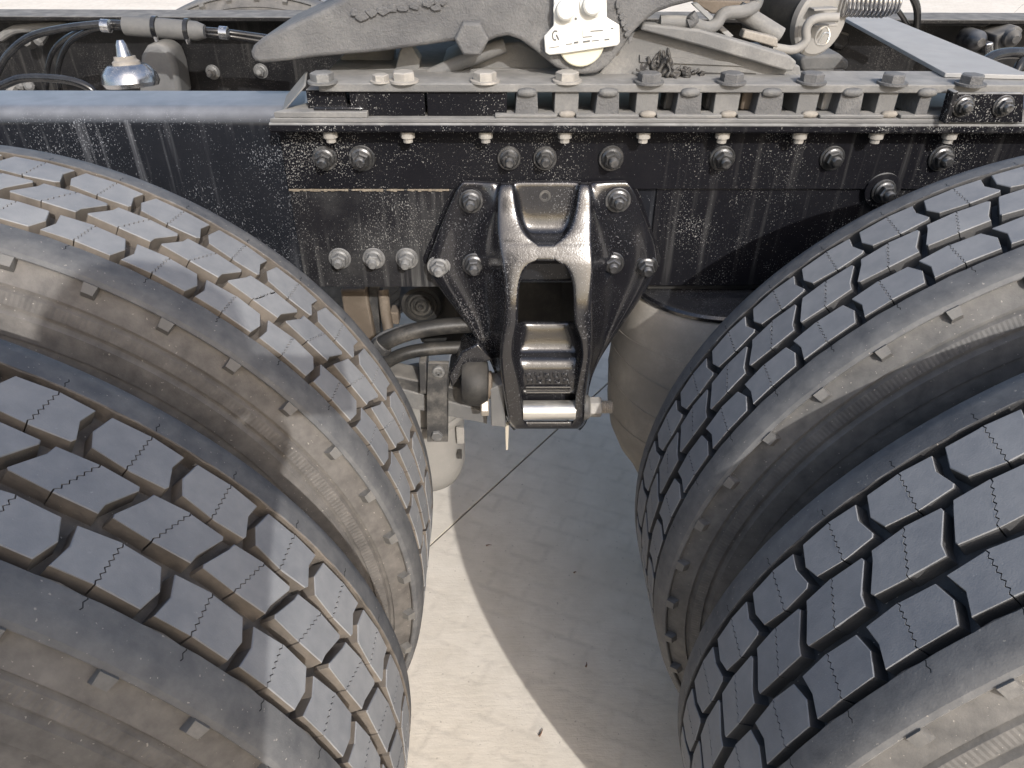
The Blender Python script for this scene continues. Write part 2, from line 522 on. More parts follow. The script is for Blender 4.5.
# ------------------------------------------------------------------ ground: two concrete slabs with an open joint
j0, j1 = atz(403, 570, 0), atz(608, 383, 0)
jd = (j1 - j0).normalized()
jn = Vector((-jd.y, jd.x, 0))
A = j0 - jd * 60
B = j1 + jd * 60
g = MB()
for sgn, name in ((1, 'concrete_pavement'), (-1, 'concrete_pavement')):
    o = jn * (0.0028 * sgn)
    mb = MB().prism([A + o, B + o, B + jn * 70 * sgn, A + jn * 70 * sgn], (0, 0, -0.15))
    tag(mb.build(name, 'concrete', None), None, None, None, 'structure')
tag(MB().prism([A - jn * .2 - Vector((0, 0, .16)), B - jn * .2 - Vector((0, 0, .16)), B + jn * .2 - Vector((0, 0, .16)), A + jn * .2 - Vector((0, 0, .16))], (0, 0, 0.155)).build('joint_filler', 'joint_filler'), None, None, None, 'structure')

# dry bits lying on the concrete
for (u, v, L_, a_, nm_, lab) in ((541, 733, .016, 1.1, 'dry_twig', 'small reddish dry twig lying on the shaded concrete'), (575, 573, .007, .3, 'leaf_crumb', 'tiny reddish leaf crumb on the shaded concrete'), (586, 665, .011, 1.4, 'straw_bit', 'thin dark straw bit on the shaded concrete'), (489, 546, .014, .1, 'leaf_scrap', 'dark curled leaf scrap on the concrete below the joint')):
    c_ = atz(u, v, 0) + Vector((0, 0, .0022))
    d_ = Vector((math.cos(a_), math.sin(a_), 0)) * L_
    tag(MB().tube([c_ - d_ * .5, c_ - d_ * .1 + Vector((.0015, .001, .001)), c_ + d_ * .5], .0017, 6, 3, rf=lambda t: 1.2 - t).build(nm_, 'dry_leaf', None, sharp=80), lab, nm_.split('_')[0] if nm_.startswith('leaf') else nm_.split('_')[1] if 'twig' in nm_ else 'straw')

# ------------------------------------------------------------------ tyres
R = 0.52
N = 44
PITCH = 2 * math.pi * R / N
GR = 0.505
# block outlines in mm: (along the circumference, across the tread), plus the sipe ends
ROWS = [
    (0.0505, 0.0, [(-30, 19), (-2, 20), (30, 18), (25.5, 3), (31, -15), (29, -18), (1, -20), (-30, -16), (-36.5, -1)], (1, -2)),
    (0.0022, -0.0270, [(-23, 18), (8, 19.5), (39, 18), (40, 15), (25, -9), (23.5, -18.5), (-8, -18.5), (-38, -16), (-39, -13), (-26, 10)], (8, -9)),
    (-0.0505, 0.0220, [(-31, 17), (0, 19.5), (30, 17), (36.5, 0), (30, -18.5), (-2, -17.5), (-32, -18), (-27, 0)], (0, -3)),
]
def bend(sx, y, r):
    t = sx / R
    return Vector((r * math.sin(t), y, r * math.cos(t)))
def clip_half(poly, sip, side):
    """part of the outline on one side of the zig-zag sipe"""
    (s_top, s_bot) = sip
    ytop = 20.6
    ybot = -20.6
    def sline(y):
        return s_bot + (s_top - s_bot) * (y - ybot) / (ytop - ybot)
    n = len(poly)
    out = []
    cross = []
    for i in range(n):
        a, b = poly[i], poly[(i + 1) % n]
        da, db = (a[0] - sline(a[1])) * side, (b[0] - sline(b[1])) * side
        if da >= 0:
            out.append(a)
        if da * db < 0:
            t = da / (da - db)
            q = (a[0] + (b[0] - a[0]) * t, a[1] + (b[1] - a[1]) * t)
            out.append(q)
            cross.append((len(out) - 1, q, da >= 0))
    # zig-zag between the leaving and the entering crossing
    leave = [c for c in cross if c[2]][0]
    enter = [c for c in cross if not c[2]][0]
    K = 13
    zz = []
    for k in range(1, K):
        t = k / K
        q = (leave[1][0] + (enter[1][0] - leave[1][0]) * t, leave[1][1] + (enter[1][1] - leave[1][1]) * t)
        amp = 1.25 * (1 if (k if leave[1][1] > 0 else K - k) % 2 else -1)
        zz.append((q[0] + amp, q[1]))
    gap = 0.55 * side
    res = []
    for i, q in enumerate(out):
        iscr = i in (leave[0], enter[0])
        res.append((q[0] + (gap if iscr else 0), q[1], iscr))
        if i == leave[0]:
            res += [(z[0] + gap, z[1], True) for z in zz]
    return res
def block_mesh(row, mats, var=0):
    poly, sip = [(x * 1.035, y * 1.055) for x, y in row[2]], row[3]
    if var:
        poly = [(x + random.uniform(-.9, .9), y + random.uniform(-.8, .8)) for x, y in poly]
    mb = MB()
    for side in (-1, 1):
        pl = clip_half(poly, sip, side)
        n = len(pl)
        cx = sum(q[0] for q in pl) / n
        cy = sum(q[1] for q in pl) / n
        base, mid, top = [], [], []
        for (x, y, z) in pl:
            fl = 0.0 if z else 1.0
            k = Vector((x, y)).normalized()
            # skirt flares at the root, tiny worn chamfer at the crown
            base.append(bend((x + k.x * 1.6 * fl) / 1000, (y + k.y * 1.6 * fl) / 1000, GR - .002))
            mid.append(bend(x / 1000, y / 1000, R - .0010))
            ch = random.uniform(.45, 1.0)
            top.append(bend((x - k.x * ch * fl) / 1000, (y - k.y * ch * fl) / 1000, R + random.uniform(-.00025, 0)))
        vs = base + mid + top
        fs, mi = [], []
        for i in range(n):
            j = (i + 1) % n
            fs.append((i, j, n + j, n + i)); mi.append(1)
            fs.append((n + i, n + j, 2 * n + j, 2 * n + i)); mi.append(0)
        fs.append(tuple(range(2 * n, 3 * n))); mi.append(0)
        o = len(mb.v)
        mb.v += vs
        mb.f += [tuple(q + o for q in f) for f in fs]
        mb.mi += mi
    c = bend(0, 0, R - .007)
    return mb.mesh('tread_block', mats, c, sharp=24), c
BLK = {k: [[block_mesh(rw, ('tread_worn', k), vv) for vv in range(4)] for rw in ROWS] for k in ('groove_dusty', 'groove_dark')}
# casing profile (offset from tread centre, radius)
half = [(.0, .505), (.0775, .505), (.0783, .507), (.0790, .5185), (.0800, .5196), (.095, .5190), (.104, .5172), (.1097, .5138), (.1122, .5098), (.1118, .5080), (.1075, .5056), (.1100, .5010), (.1160, .4935),
        (.1205, .4868), (.1218, .4850), (.1186, .4838), (.1195, .4802), (.1238, .4782), (.1285, .4690), (.1292, .4672), (.1262, .4655), (.1275, .4620), (.1325, .4590), (.1375, .4450), (.1390, .4400), (.1368, .4385), (.1400, .4330), (.1428, .4180),
        (.1448, .3950), (.1430, .3820), (.1448, .3780), (.1435, .3650), (.1385, .3430), (.1290, .3190), (.1210, .3090), (.1190, .3080), (.1150, .2950), (.108, .2880), (.095, .2850)]
prof = [(-a, r) for a, r in reversed(half)] + half[1:]
cs = MB()
SEG = 220
for a, r in prof:
    for k in range(SEG):
        t = 2 * math.pi * k / SEG
        wob = (.0022, .0006, -.0012, -.0010, .0008)[(k + (2 if a > 0 else 0)) % 5] if .0772 < abs(a) < .081 else 0.0
        cs.v.append(Vector((r * math.sin(t), a - math.copysign(wob, a), r * math.cos(t))))
for j in range(len(prof) - 1):
    for k in range(SEG):
        cs.f.append((j * SEG + k, (j + 1) * SEG + k, (j + 1) * SEG + (k + 1) % SEG, j * SEG + (k + 1) % SEG))
cs.mi = [0] * len(cs.f)
CASE = {k: cs.mesh('casing', k, sharp=26) for k in ('casing_dusty', 'casing_dark')}
# moulded lug on the shoulder edge: little wedge with a sloping outer end
lg = MB()
lv = []
for sx, fl in ((-6.5, 0), (6.5, 0)):
    lv += [(sx, -.1050, .5060), (sx, -.1145, .5108), (sx * .8, -.1200, .5030), (sx, -.1140, .4930)]
lg.add([Vector((v[0] / 1000, v[1], v[2])) for v in lv], [(0, 1, 2, 3), (7, 6, 5, 4), (0, 4, 5, 1), (1, 5, 6, 2), (2, 6, 7, 3), (3, 7, 4, 0)])
LUGC = Vector((0, -.113, .504))
LUG = lg.mesh('lug', 'lug_rubber', LUGC, sharp=20)
rim = MB().lathe((0, 0, 0), (0, 1, 0), [(-.112, .296), (-.114, .290), (-.106, .284), (-.07, .272), (-.03, .268), (.06, .268), (.105, .284), (.113, .290), (.111, .296)], 64, False, False)
rim.lathe((0, 0, 0), (0, 1, 0), [(-.01, .268), (-.012, .24), (-.03, .20), (-.045, .17), (-.045, .11), (-.05, .105), (-.09, .10), (-.10, .08), (-.10, .001)], 64, False, True)
RIM = rim.mesh('rim', 'rim_steel', sharp=40)
TY = 0.0800
def wheel(x, y, phase, dustyw, label, group, detail=True, lim=(-999, 999)):
    root = thing('truck_wheel', (x, y, 0), label, 'wheel', group)
    gm = 'groove_dusty' if dustyw else 'groove_dark'
    c = Vector((x, y, R))
    place('casing', CASE['casing_dusty' if dustyw else 'casing_dark'], c, root, rot=(0, phase / R, 0))
    place('rim', RIM, c, root)
    if not detail:
        return root
    for ri, rw in enumerate(ROWS):
        for k in range(N):
            me, bc = BLK[gm][ri][random.randrange(4)]
            t = (phase + rw[1] + k * PITCH) / R
            Mr = Matrix.Rotation(t, 3, 'Y')
            p = c + Mr @ (bc + Vector((0, rw[0], 0)))
            place('tread_block', me, p, root, rot=(0, t, 0))
    for k in range(N):
        t = (phase + .0215 + PITCH * .5 + k * PITCH + LUGPH) / R
        Mr = Matrix.Rotation(t, 3, 'Y')
        place('lug', LUG, c + Mr @ LUGC, root, rot=(0, t, 0))
    return root
LUGPH = -0.0215 - PITCH * .5 - 0.018
AX = 0.6777
AXL = 0.6712
G = 'dual wheels on the two drive axles'
wheel(-AXL, TY, .3765 - .004, True, 'outer wheel of the dust-brown dual pair beside the strap clamp, half in the photographer\'s shadow', G)
wheel(-AXL, TY + .340, .1297 - .004, True, 'inner wheel of the dust-brown dual pair, next to the frame rail and hoses', G)
wheel(AX, TY, -.4365, False, 'outer wheel of the darker grooved dual pair on the air spring side', G)
wheel(AX, TY + .340, -.2920, False, 'inner wheel of the darker grooved dual pair, in front of the air spring', G)
wheel(-AX, 1.165 * 2 - TY - .340, .1, False, 'dusty wheel on the far side of the truck, beyond the far frame rail', None, True)

# ------------------------------------------------------------------ near frame rail
YW = 0.74
ZT = 1.018
ZB = 0.745
rail = thing('frame_rail', (0, YW + .05, ZB), 'black dust-speckled frame rail carrying the mounting plates, with flanged nuts in rows', 'frame rail')
rr = .024
ol = []
for k in range(9):
    t = math.pi / 2 * k / 8
    ol.append((YW + rr - rr * math.cos(t), ZT - rr + rr * math.sin(t)))
ol += [(YW + .104, ZT), (YW + .104, ZT - .009), (YW + .03, ZT - .009), (YW + .009, ZT - .03), (YW + .009, ZB + .03), (YW + .03, ZB + .009), (YW + .09, ZB + .009), (YW + .09, ZB)]
for k in range(7):
    t = math.pi / 2 * k / 6
    ol.append((YW + .016 - .016 * math.sin(t), ZB + .016 - .016 * math.cos(t)))
MB().prism([(-1.9, a, b) for a, b in ol], (3.8, 0, 0)).build('channel', 'rail_paint', rail, sharp=30)
# angle bar bolted along the rail: upright leg on the web, ledge towards the outside
x0 = aty(270, 130, .70).x
YL = .690
ang = thing('angle_bar', (x0 + .9, YW - .025, .908), 'black angle bar along the upper rail with a bright worn ledge and hanging nuts', 'angle bar')
MB().prism([(x0 + .002, YW - .0005, .908), (x0 + .002, YW - .010, .908), (x0 + .002, YW - .010, .992), (x0 + .002, YW - .014, .9975), (x0 + .002, YW - .020, .9995), (x0 + .002, YL + .003, .9995), (x0 + .002, YL, 1.002), (x0 + .002, YL, 1.010), (x0 + .002, YL + .003, 1.0125), (x0 + .002, YW - .0005, 1.0125)], (1.9, 0, 0)).build('angle', 'angle_paint', ang, bevel=.0012, sharp=30)
# seams / lower reinforcing plates on the web
lp = thing('web_plate', (aty(370, 240, YW).x, YW - .004, .747), 'black web plate with a rusty dusty top seam and three pale dusty nuts', 'plate')
xa, xb = aty(290, 187, YW).x, aty(452, 187, YW).x
MB().box(xa, xb, YW - .0065, YW - .0005, .747, .9065).build('plate', 'plate_washed', lp, bevel=.0012)
sm = MB()
n = 46
for i in range(n):
    xx = xa + (xb - xa - .004) * i / n
    hh = random.uniform(.0012, .0032)
    if random.random() < .93:
        sm.box(xx, xx + (xb - xa) / n * 1.03, YW - .0088 - random.uniform(0, .0012), YW - .0060, .9065 - hh * .9, .9070 + hh * .4)
sm.build('seam', 'rust_seam', lp, bevel=.0006)
for u in (340, 374, 407):
    nut_at(aty(u, 258, YW - .0065), lp, NUT_DUSTY)
rp = thing('web_plate', (aty(760, 230, YW).x, YW - .004, .747), 'black speckled web plate beside the air spring with one large washer nut', 'plate')
xa, xb = aty(657, 187, YW).x, 1.9
MB().box(xa, xb, YW - .0035, YW - .0005, .747, .9065).build('plate', 'angle_paint', rp, bevel=.0012)
q = aty(882, 190, YW - .0102)
wm = MB().lathe(q, (0, -1, 0), [(0, .026), (.003, .026), (.004, .024)], 32).build('washer', 'angle_paint', rp)
nut_at(q + Vector((0, -.004, 0)), rp)
for u in (325, 362, 509, 545, 611, 722, 832, 941):
    nut_at(aty(u, 158, YW - .0105), ang)

# ------------------------------------------------------------------ mounting frame on the ledge: base strips, weld spacers, top plate
mp = thing('mounting_plate', (x0 + .7, .74, 1.0125), 'long dusty mounting plate on welded spacers carrying the coupling, bolted along its edge', 'mounting plate')
YP = .700
def zat(v, y, u=512):
    return aty(u, v, y).z
zt = zat(84, YP)          # top surface of the upper plate
zb = zat(92.5, YP)
pl = [atz(298, 73, zt), aty(322, 84.2, YP), Vector((1.9, YP, zt)), Vector((1.9, .775, zt)), Vector((atz(298, 73, zt).x, .775, zt))]
pl[0] = Vector((atz(312, 71, zt).x, .775, zt))
pl = [pl[0], Vector((aty(290, 84, YP).x, YP - .008, zt)), Vector((aty(322, 84, YP).x, YP - .008, zt)), Vector((aty(324, 84, YP).x, YP, zt)), Vector((1.9, YP, zt)), Vector((1.9, .775, zt))]
pl = [Vector((aty(318, 84, YP).x, YP, zt)), Vector((1.9, YP, zt)), Vector((1.9, .785, zt)), Vector((aty(322, 71, .785).x, .785, zt))]
MB().prism(pl, (0, 0, zb - zt)).build('top_plate', 'dusty_plate', mp, bevel=.0015)
# base strip on the ledge
zs1 = 1.0165
MB().prism([(x0 + .004, YL + .003, 1.0128), (1.9, YL + .003, 1.0128), (1.9, .745, 1.0128), (x0 + .045, .745, 1.0128)], (0, 0, zs1 + .0015 - 1.0128)).build('base_strip', 'dusty_plate', mp, bevel=.001)
xe = aty(366, 110, YL).x
MB().prism([(x0 + .010, YL + .006, zs1 + .0017), (xe, YL + .006, zs1 + .0017), (xe, .76, zs1 + .0017), (x0 + .055, .76, zs1 + .0017)], (0, 0, .0075)).build('end_strip', 'dusty_plate', mp, bevel=.001)
MB().prism([(aty(312, 100, YL + .012).x, YL + .012, zs1 + .0095), (aty(362, 100, YL + .012).x, YL + .012, zs1 + .0095), (aty(358, 98, YL + .03).x, YL + .034, zs1 + .0095), (aty(316, 98, YL + .03).x, YL + .034, zs1 + .0095)], (0, 0, .004)).build('wear_pad', 'cast_gloss', mp, bevel=.001)
MB().prism([aty(308, 71.5, .785), aty(306, 86, YP + .016), aty(284, 112, YP + .010), aty(288, 96, .765)], (-.003, 0, 0)).build('sloped_end', 'dusty_plate', mp, bevel=.0008)
# dark liner bars between base strip and top plate at the end, then welded spacers
def spacer(u0, u1, y0=YP + .004, mat='dusty_plate', taper=0.0, name='spacer', v0=93, v1=115):
    za, zc = zb - .0003, zs1 + .0016
    a, b = aty(u0, v0, y0).x, aty(u1, v0, y0).x
    t = (b - a) * taper
    return MB().prism([(a + t, y0, za), (b - t, y0, za), (b, y0, zc), (a, y0, zc)], (0, .06, 0)).build(name, mat, mp, bevel=.001)
spacer(306, 345, YP + .014, 'angle_paint')
spacer(349, 424, YP + .006, 'angle_paint', name='liner_bar')
spacer(426.5, 507, YP + .006, 'angle_paint', name='liner_bar')
k = 0
for (u0, u1, m_) in ((515, 539, 0), (555, 579, 1), (596, 621, 0), (637, 659, 1), (677, 704, 0), (716, 741, 1), (758, 786, 0), (800, 820, 1), (840, 866, 0), (880, 899, 1), (921, 934, 0)):
    spacer(u0, u1, YP + (.001 if m_ == 0 else .006), 'dusty_plate' if k % 2 else 'grey_grime', 0.07 if m_ == 0 else 0.0)
    if m_ == 0:
        # weld bead at the top, pad at the foot
        c_ = aty((u0 + u1) / 2, 92.5, YP - .001)
        bd = MB().lathe(c_ - Vector((.013, 0, 0)), (1, 0, 0), [(0, .001), (.002, .0042), (.007, .0056), (.013, .006), (.019, .0056), (.024, .0042), (.026, .001)], 10)
        bd.build('weld_bead', 'weld_bead', mp, sharp=60)
        a, b_ = aty(u0 - 20, 115, YP - .003).x, aty(u1 + 18, 115, YP - .003).x
        MB().box(a, b_, YP - .004, YP + .02, zs1 + .0017, zs1 + .0062).build('foot_pad', 'dusty_plate', mp, bevel=.0012)
    else:
        c_ = aty((u0 + u1) / 2, 113.5, YP + .002)
        MB().lathe(c_ - Vector((.011, 0, .001)), (1, 0, 0), [(0, .001), (.003, .004), (.011, .005), (.019, .0042), (.022, .001)], 9).build('weld_bead', 'weld_dust', mp, sharp=60)
    k += 1
# inner ends seen through the gaps
for (u0, u1, m_) in ((664, 676, 'dark_steel'), (706, 714, 'dark_steel'), (741, 756, 'under_brown'), (822, 838, 'pale_bar'), (872, 880, 'grey_sleeve')):
    a, b_ = aty(u0, 103, YP + .03).x, aty(u1, 103, YP + .03).x
    MB().box(a, b_, YP + .028, YP + .06, zs1 + .004, zb - .003).build('tie_block', m_, mp, bevel=.003)
# black end clamp with two nuts on the right
cl = thing('clamp_plate', (aty(977, 110, YP - .01).x, YP - .008, zs1 + .002), 'black scraped clamp plate with two nuts at the front of the mounting plate', 'plate')
MB().prism([aty(942, 121, YP - .006), aty(1019, 121, YP - .006), aty(1021, 92, YP - .006), aty(947, 92, YP - .006)], (0, -.008, 0)).build('plate', 'angle_paint', cl, bevel=.0012)
MB().prism([aty(938, 120, YP - .006), aty(942, 120, YP - .006), aty(952, 88, YP - .006), aty(947, 89, YP - .006)], (0, -.018, 0)).build('rib', 'angle_paint', cl, bevel=.001)
for u in (963, 1003):
    o = nut_at(aty(u, 106, YP - .0142), cl)
    o.scale = (.8, .6, .8)
# bolt heads on the plate and their nuts under the ledge
hx = [(323, 83, 1, 1.0), (404, 76, 0, 1.0), (485, 76, 0, 1.0), (567, 76, 0, 1.0), (649, 77, 2, 1.0), (731, 77, 2, 1.0), (811, 77, 2, 1.0), (892, 78, 2, 1.0), (970, 79, 2, 1.0)]
for u, v, k, s_ in hx:
    p = atz(u, v + 6, zt)
    p.z = zt + .0002
    if u == 323:
        p.y = YP + .004
        p.x = aty(u, 84, p.y).x
    head_at(p, mp, k, s_)
    x_, y_ = p.x, min(p.y, .718)
    nn = MB().lathe((x_, YL + .018, .9993), (0, 0, -1), [(0, .0125), (.0016, .0125), (.0017, .0098), (.010, .0098), (.0105, .0065), (.0165, .0065)], 6 if False else 12)
    nn.build('hanging_nut', 'bolt_pale', ang, sharp=30)
head_at(Vector((atz(381, 82, zt).x, atz(381, 82, zt).y, zt + .0002)), mp, 0, .72)

# ------------------------------------------------------------------ cast hanger bracket
br = thing('hanger_bracket', (aty(545, 300, .7).x, .70, .48), 'glossy black cast hanger bracket with arched opening and H-shaped ribs bolted below the rail', 'bracket')
rows = [  # v, outerL, armL out, armL in, armR in, armR out, outerR,  y outer, y arm, y centre
    (181, 463, 500, 513, 579, 589, 627, 0.7175, 0.714, 0.7185),
    (188, 457, 498, 514, 578, 591, 633, 0.7165, 0.7074, 0.7175),
    (197, 453, 497, 515, 577, 592, 637, 0.716, 0.7012, 0.7165),
    (212, 446, 496.5, 517, 575, 592, 643, 0.716, 0.694, 0.7145),
    (226, 440, 496.5, 521, 571, 592, 649, 0.716, 0.684, 0.71),
    (234, 436, 497, 526, 566, 592, 652, 0.716, 0.678, 0.702),
    (240, 434, 497.5, 532, 560, 592, 655, 0.716, 0.674, .6900),
    (243.5, 433, 498, 537, 555, 592, 656, 0.716, 0.672, .672),
    (247, 431, 498.5, 538, 554, 592.5, 657, 0.716, 0.669, .669),
    (257, 427, 500, 538, 554, 593, 659, 0.716, 0.6625, .6625),
    (261, 426, 501, 537, 555, 593.5, 659, 0.716, 0.66, .660),
    (263.5, 426, 501, 530, 562, 593.5, 659, 0.716, 0.6585, None),
    (270, 426, 502, 524, 568, 594, 658, 0.716, 0.655, None),
    (282, 433, 504, 520, 572, 593, 653, 0.716, 0.649, None),
    (298, 445, 505, 518.5, 573, 592, 643, 0.716, 0.641, None),
    (312, 456, 505, 518.5, 573, 592, 633, 0.7155, 0.636, None),
    (322, 464, 504.5, 518.5, 574, 592, 626, 0.715, 0.634, 0.7),
    (330, 469, 503, 516.5, 577, 592, 620, 0.714, 0.634, 0.696),
    (340, 476, 501, 514, 581, 592, 613, 0.713, 0.635, 0.692),
    (352, 484, 500, 513, 582, 591.5, 605, 0.721, 0.637, 0.686),
    (358, 488, 500, 513.5, 582, 591, 601, 0.72, 0.639, 0.67),
    (372, 494.5, 501, 517, 579, 588.5, 594, 0.718, 0.642, 0.66),
    (384, 498, 503, 520, 577, 586.5, 590, 0.715, 0.646, 0.662),
    (396, 500, 504.5, 522, 575, 585.5, 588, 0.715, 0.65, 0.67),
    (404, 501.5, 506, 523, 574.5, 585.5, 588, 0.715, 0.653, None),
    (419, 505, 508.5, 524, 574, 585, 588, 0.715, 0.657, None),
    (424, 508, 511, 526, 572, 583, 586, 0.712, 0.661, 0.661),
    (431, 514, 517, 530, 568, 577, 580, 0.705, 0.669, 0.669),
]
bv, bf, holes = [], [], []
NC = None
for (v, oL, aLo, aLi, aRi, aRo, oR, yo, ya, yc) in rows:
    yc_ = yc if yc is not None else ya
    def lerp(a, b, t):
        return a + (b - a) * t
    slope = .62 if v < 350 else .3
    rib = .012 * max(0.0, math.sin(math.pi * (v - 222) / 140)) if 222 < v < 362 else 0.0
    cols = [(oL, yo), (lerp(oL, aLo, .08), yo - rib * .6), (lerp(oL, aLo, .17), yo - rib), (lerp(oL, aLo, .30), yo - rib * .35), (lerp(oL, aLo, slope), lerp(yo, ya, .06)), (lerp(oL, aLo, .88), lerp(yo, ya, .45)), (aLo - .8, ya + .0075), (aLo + .8, ya + .0012), (aLo + 2.2, ya),
            (lerp(aLo, aLi, .5), ya - .0003), (aLi - 1.8, ya), (aLi - .5, ya + .0014), (aLi, ya + .007)]
    cen = [(lerp(aLi, aRi, .03), lerp(ya, yc_, .92)), (lerp(aLi, aRi, .12), yc_), (lerp(aLi, aRi, .5), yc_), (lerp(aLi, aRi, .88), yc_), (lerp(aLi, aRi, .97), lerp(ya, yc_, .92))]
    rgt = [(aRi, ya + .007), (aRi + .5, ya + .0014), (aRi + 1.8, ya), (lerp(aRo, aRi, .5), ya - .0003), (aRo - 2.2, ya), (aRo - .8, ya + .0012), (aRo + .8, ya + .0075), (lerp(oR, aRo, .88), lerp(yo, ya, .45)),
           (lerp(oR, aRo, slope), lerp(yo, ya, .06)), (lerp(oR, aRo, .30), yo - rib * .35), (lerp(oR, aRo, .17), yo - rib), (lerp(oR, aRo, .08), yo - rib * .6), (oR, yo)]
    if yc is not None and abs(yc - ya) < .003:
        cols[-2:] = [(cols[-2][0], ya), (cols[-1][0], ya)]
        rgt[:2] = [(rgt[0][0], ya), (rgt[1][0], ya)]
    allc = cols + cen + rgt
    NC = len(allc)
    bv += [aty(u, v, y) for u, y in allc]
mb = MB()
mb.v = bv
for j in range(len(rows) - 1):
    for i in range(NC - 1):
        centre = 12 <= i <= 17
        hole = centre and (rows[j][9] is None or rows[j + 1][9] is None)
        if not hole:
            mb.f.append((j * NC + i, j * NC + i + 1, (j + 1) * NC + i + 1, (j + 1) * NC + i))
mb.mi = [0] * len(mb.f)
me = bpy.data.meshes.new('casting')
org = Vector((.018, .70, .70))
me.from_pydata([tuple(q - org) for q in mb.v], [], mb.f)
me.materials.append(MATS['cast_gloss'])
bm = bmesh.new(); bm.from_mesh(me)
bmesh.ops.delete(bm, geom=[q for q in bm.verts if not q.link_faces], context='VERTS')
bmesh.ops.recalc_face_normals(bm, faces=bm.faces)
if sum(f.normal.y for f in bm.faces) > 0:
    bmesh.ops.reverse_faces(bm, faces=bm.faces)
bm.to_mesh(me); bm.free()
me.polygons.foreach_set('use_smooth', [True] * len(me.polygons))
o = place('casting', me, org, br)
md = o.modifiers.new('thick', 'SOLIDIFY'); md.thickness = .011; md.offset = -1
md = o.modifiers.new('smooth', 'SUBSURF'); md.levels = 2; md.render_levels = 2
# back plate rim, proud edge along the top like a second layer
bp = [aty(u, v, YW - .0095) for u, v in [(466, 178.5), (624, 178.5), (634, 184), (641, 197), (661, 258), (660, 264), (424, 264), (423, 258), (448, 197), (456, 184)]]
MB().prism(bp, (0, .003, 0)).build('back_plate', 'angle_paint', br, bevel=.001)
for u, v, ms in ((471, 201, NUT), (439, 266, NUT_DUSTY), (474, 264, NUT), (612, 263, NUT), (618, 200, NUT), (646, 266, NUT)):
    nut_at(aty(u, v, .7135 if v < 220 or u < 450 or u > 630 else .7090), br, ms)
q = aty(545, 196, .7165)
MB().lathe(q, (0, -1, 0), [(-.004, .0085), (.0012, .0085), (.0012, .0050), (-.003, .0048)], 20).build('pin_boss', 'dark_steel', br)
# little cast pad with raised marks between the legs
for j, v in enumerate((375, 381)):
    for i in range(5):
        u = 529 + i * 9 + (j * 1.5)
        c_ = aty(u, v, .6605)
        sgl = MB()
        sgl.box(c_.x - .0055, c_.x - .0032, c_.y - .0028, c_.y + .003, c_.z - .0040, c_.z + .0040)
        sgl.box(c_.x - .0030, c_.x + .0035, c_.y - .0028, c_.y + .003, c_.z - .0040 if i % 2 else c_.z + .0016, c_.z - .0014 if i % 2 else c_.z + .0040)
        sgl.box(c_.x + .0020, c_.x + .0040, c_.y - .0026, c_.y + .003, c_.z - .0038, c_.z + .0014)
        sgl.build('cast_mark', 'cast_gloss', br, bevel=.0008)
for v in (387, 392):
    a, b_ = aty(526, v, .662), aty(570, v, .662)
    MB().tube([a, b_], .0022, 8, 1).build('cast_rib', 'cast_gloss', br)
a, b_ = aty(523, 410, .668), aty(575, 410, .668)
a.z = b_.z = (a.z + b_.z) / 2
MB().lathe(a, (1, 0, 0), [(0, .0165), (b_.x - a.x, .0165)], 28).build('bush_sleeve', 'bright_steel', br)
MB().box(a.x - .012, b_.x + .008, .690, .715, a.z - .028, a.z + .03).build('rear_web', 'cast_gloss', br, bevel=.003)
# cross bolt with hex nut and thread
zc = aty(600, 407, .672)
bt = thing('cross_bolt', (zc.x, .672, zc.z - .02), 'pale dusty hex nut and threaded bolt end through the foot of the hanger bracket', 'bolt')
xx = aty(585, 407, .672).x
MB().lathe((xx - .003, .672, zc.z), (1, 0, 0), [(0, .021), (.006, .0215), (.010, .019)], 28).build('washer', 'dark_steel', bt)
MB().lathe((xx + .006, .672, zc.z), (1, 0, 0), [(0, .0150), (.002, .0172), (.0195, .0172), (.0215, .015)], 6, ph=.3).build('hex_nut', 'bolt_pale', bt, sharp=25, bevel=.0006)
MB().lathe((xx + .024, .672, zc.z), (1, 0, 0), [(0, .0105), (.002, .0112)] + [(.002 + i * .0016, .0114 if i % 2 else .0102) for i in range(1, 12)] + [(.0225, .0085)], 18).build('threaded_end', 'zinc_steel', bt, sharp=25)

# ------------------------------------------------------------------ torque rod and clamp left of the bracket
tr = thing('torque_rod', (aty(440, 400, .72).x, .74, .45), 'dusty black torque rod with rubber bush end fixed into the hanger bracket', 'torque rod')
p0 = aty(380, 372, .735); p1 = aty(425, 386, .735); p2 = aty(486, 398, .735)
def bar(pa, pb, h, d, name, mat, parent, bev=.003):
    up = Vector((0, 0, h / 2))
    return MB().prism([pa - up, pb - up, pb + up, pa + up], (0, d, 0)).build(name, mat, parent, bevel=bev)
bar(aty(330, 378, .722), aty(487, 408, .722), .060, .045, 'rod', 'dark_steel', tr)
MB().prism([aty(395, 405, .718), aty(487, 424, .718), aty(487, 412, .718), aty(395, 388, .718)], (0, .03, 0)).build('lower_flange', 'dusty_plate', tr, bevel=.001)
c_ = aty(477, 382, .700)
MB().lathe(c_ - Vector((.026, 0, 0)), (1, 0, 0), [(0, .020), (.002, .034), (.012, .040), (.034, .040), (.044, .034), (.046, .02)], 32).build('rubber_bush', 'under_black', tr)
MB().lathe(c_ + Vector((.012, 0, -.006)), (1, 0, 0), [(0, .024), (.012, .024), (.014, .020)], 28).build('inner_sleeve', 'under_brown', tr)
MB().lathe(aty(481, 406, .678), (1, 0, 0), [(0, .015), (.0016, .0168), (.012, .0168), (.0135, .015)], 6, ph=.2).build('hex_nut', 'zinc_steel', tr, bevel=.0006)
MB().prism([aty(490, 390, .676), aty(503, 384, .676), aty(506, 428, .676), aty(491, 426, .676)], (0, .05, 0)).build('end_block', 'dusty_plate', tr, bevel=.002)
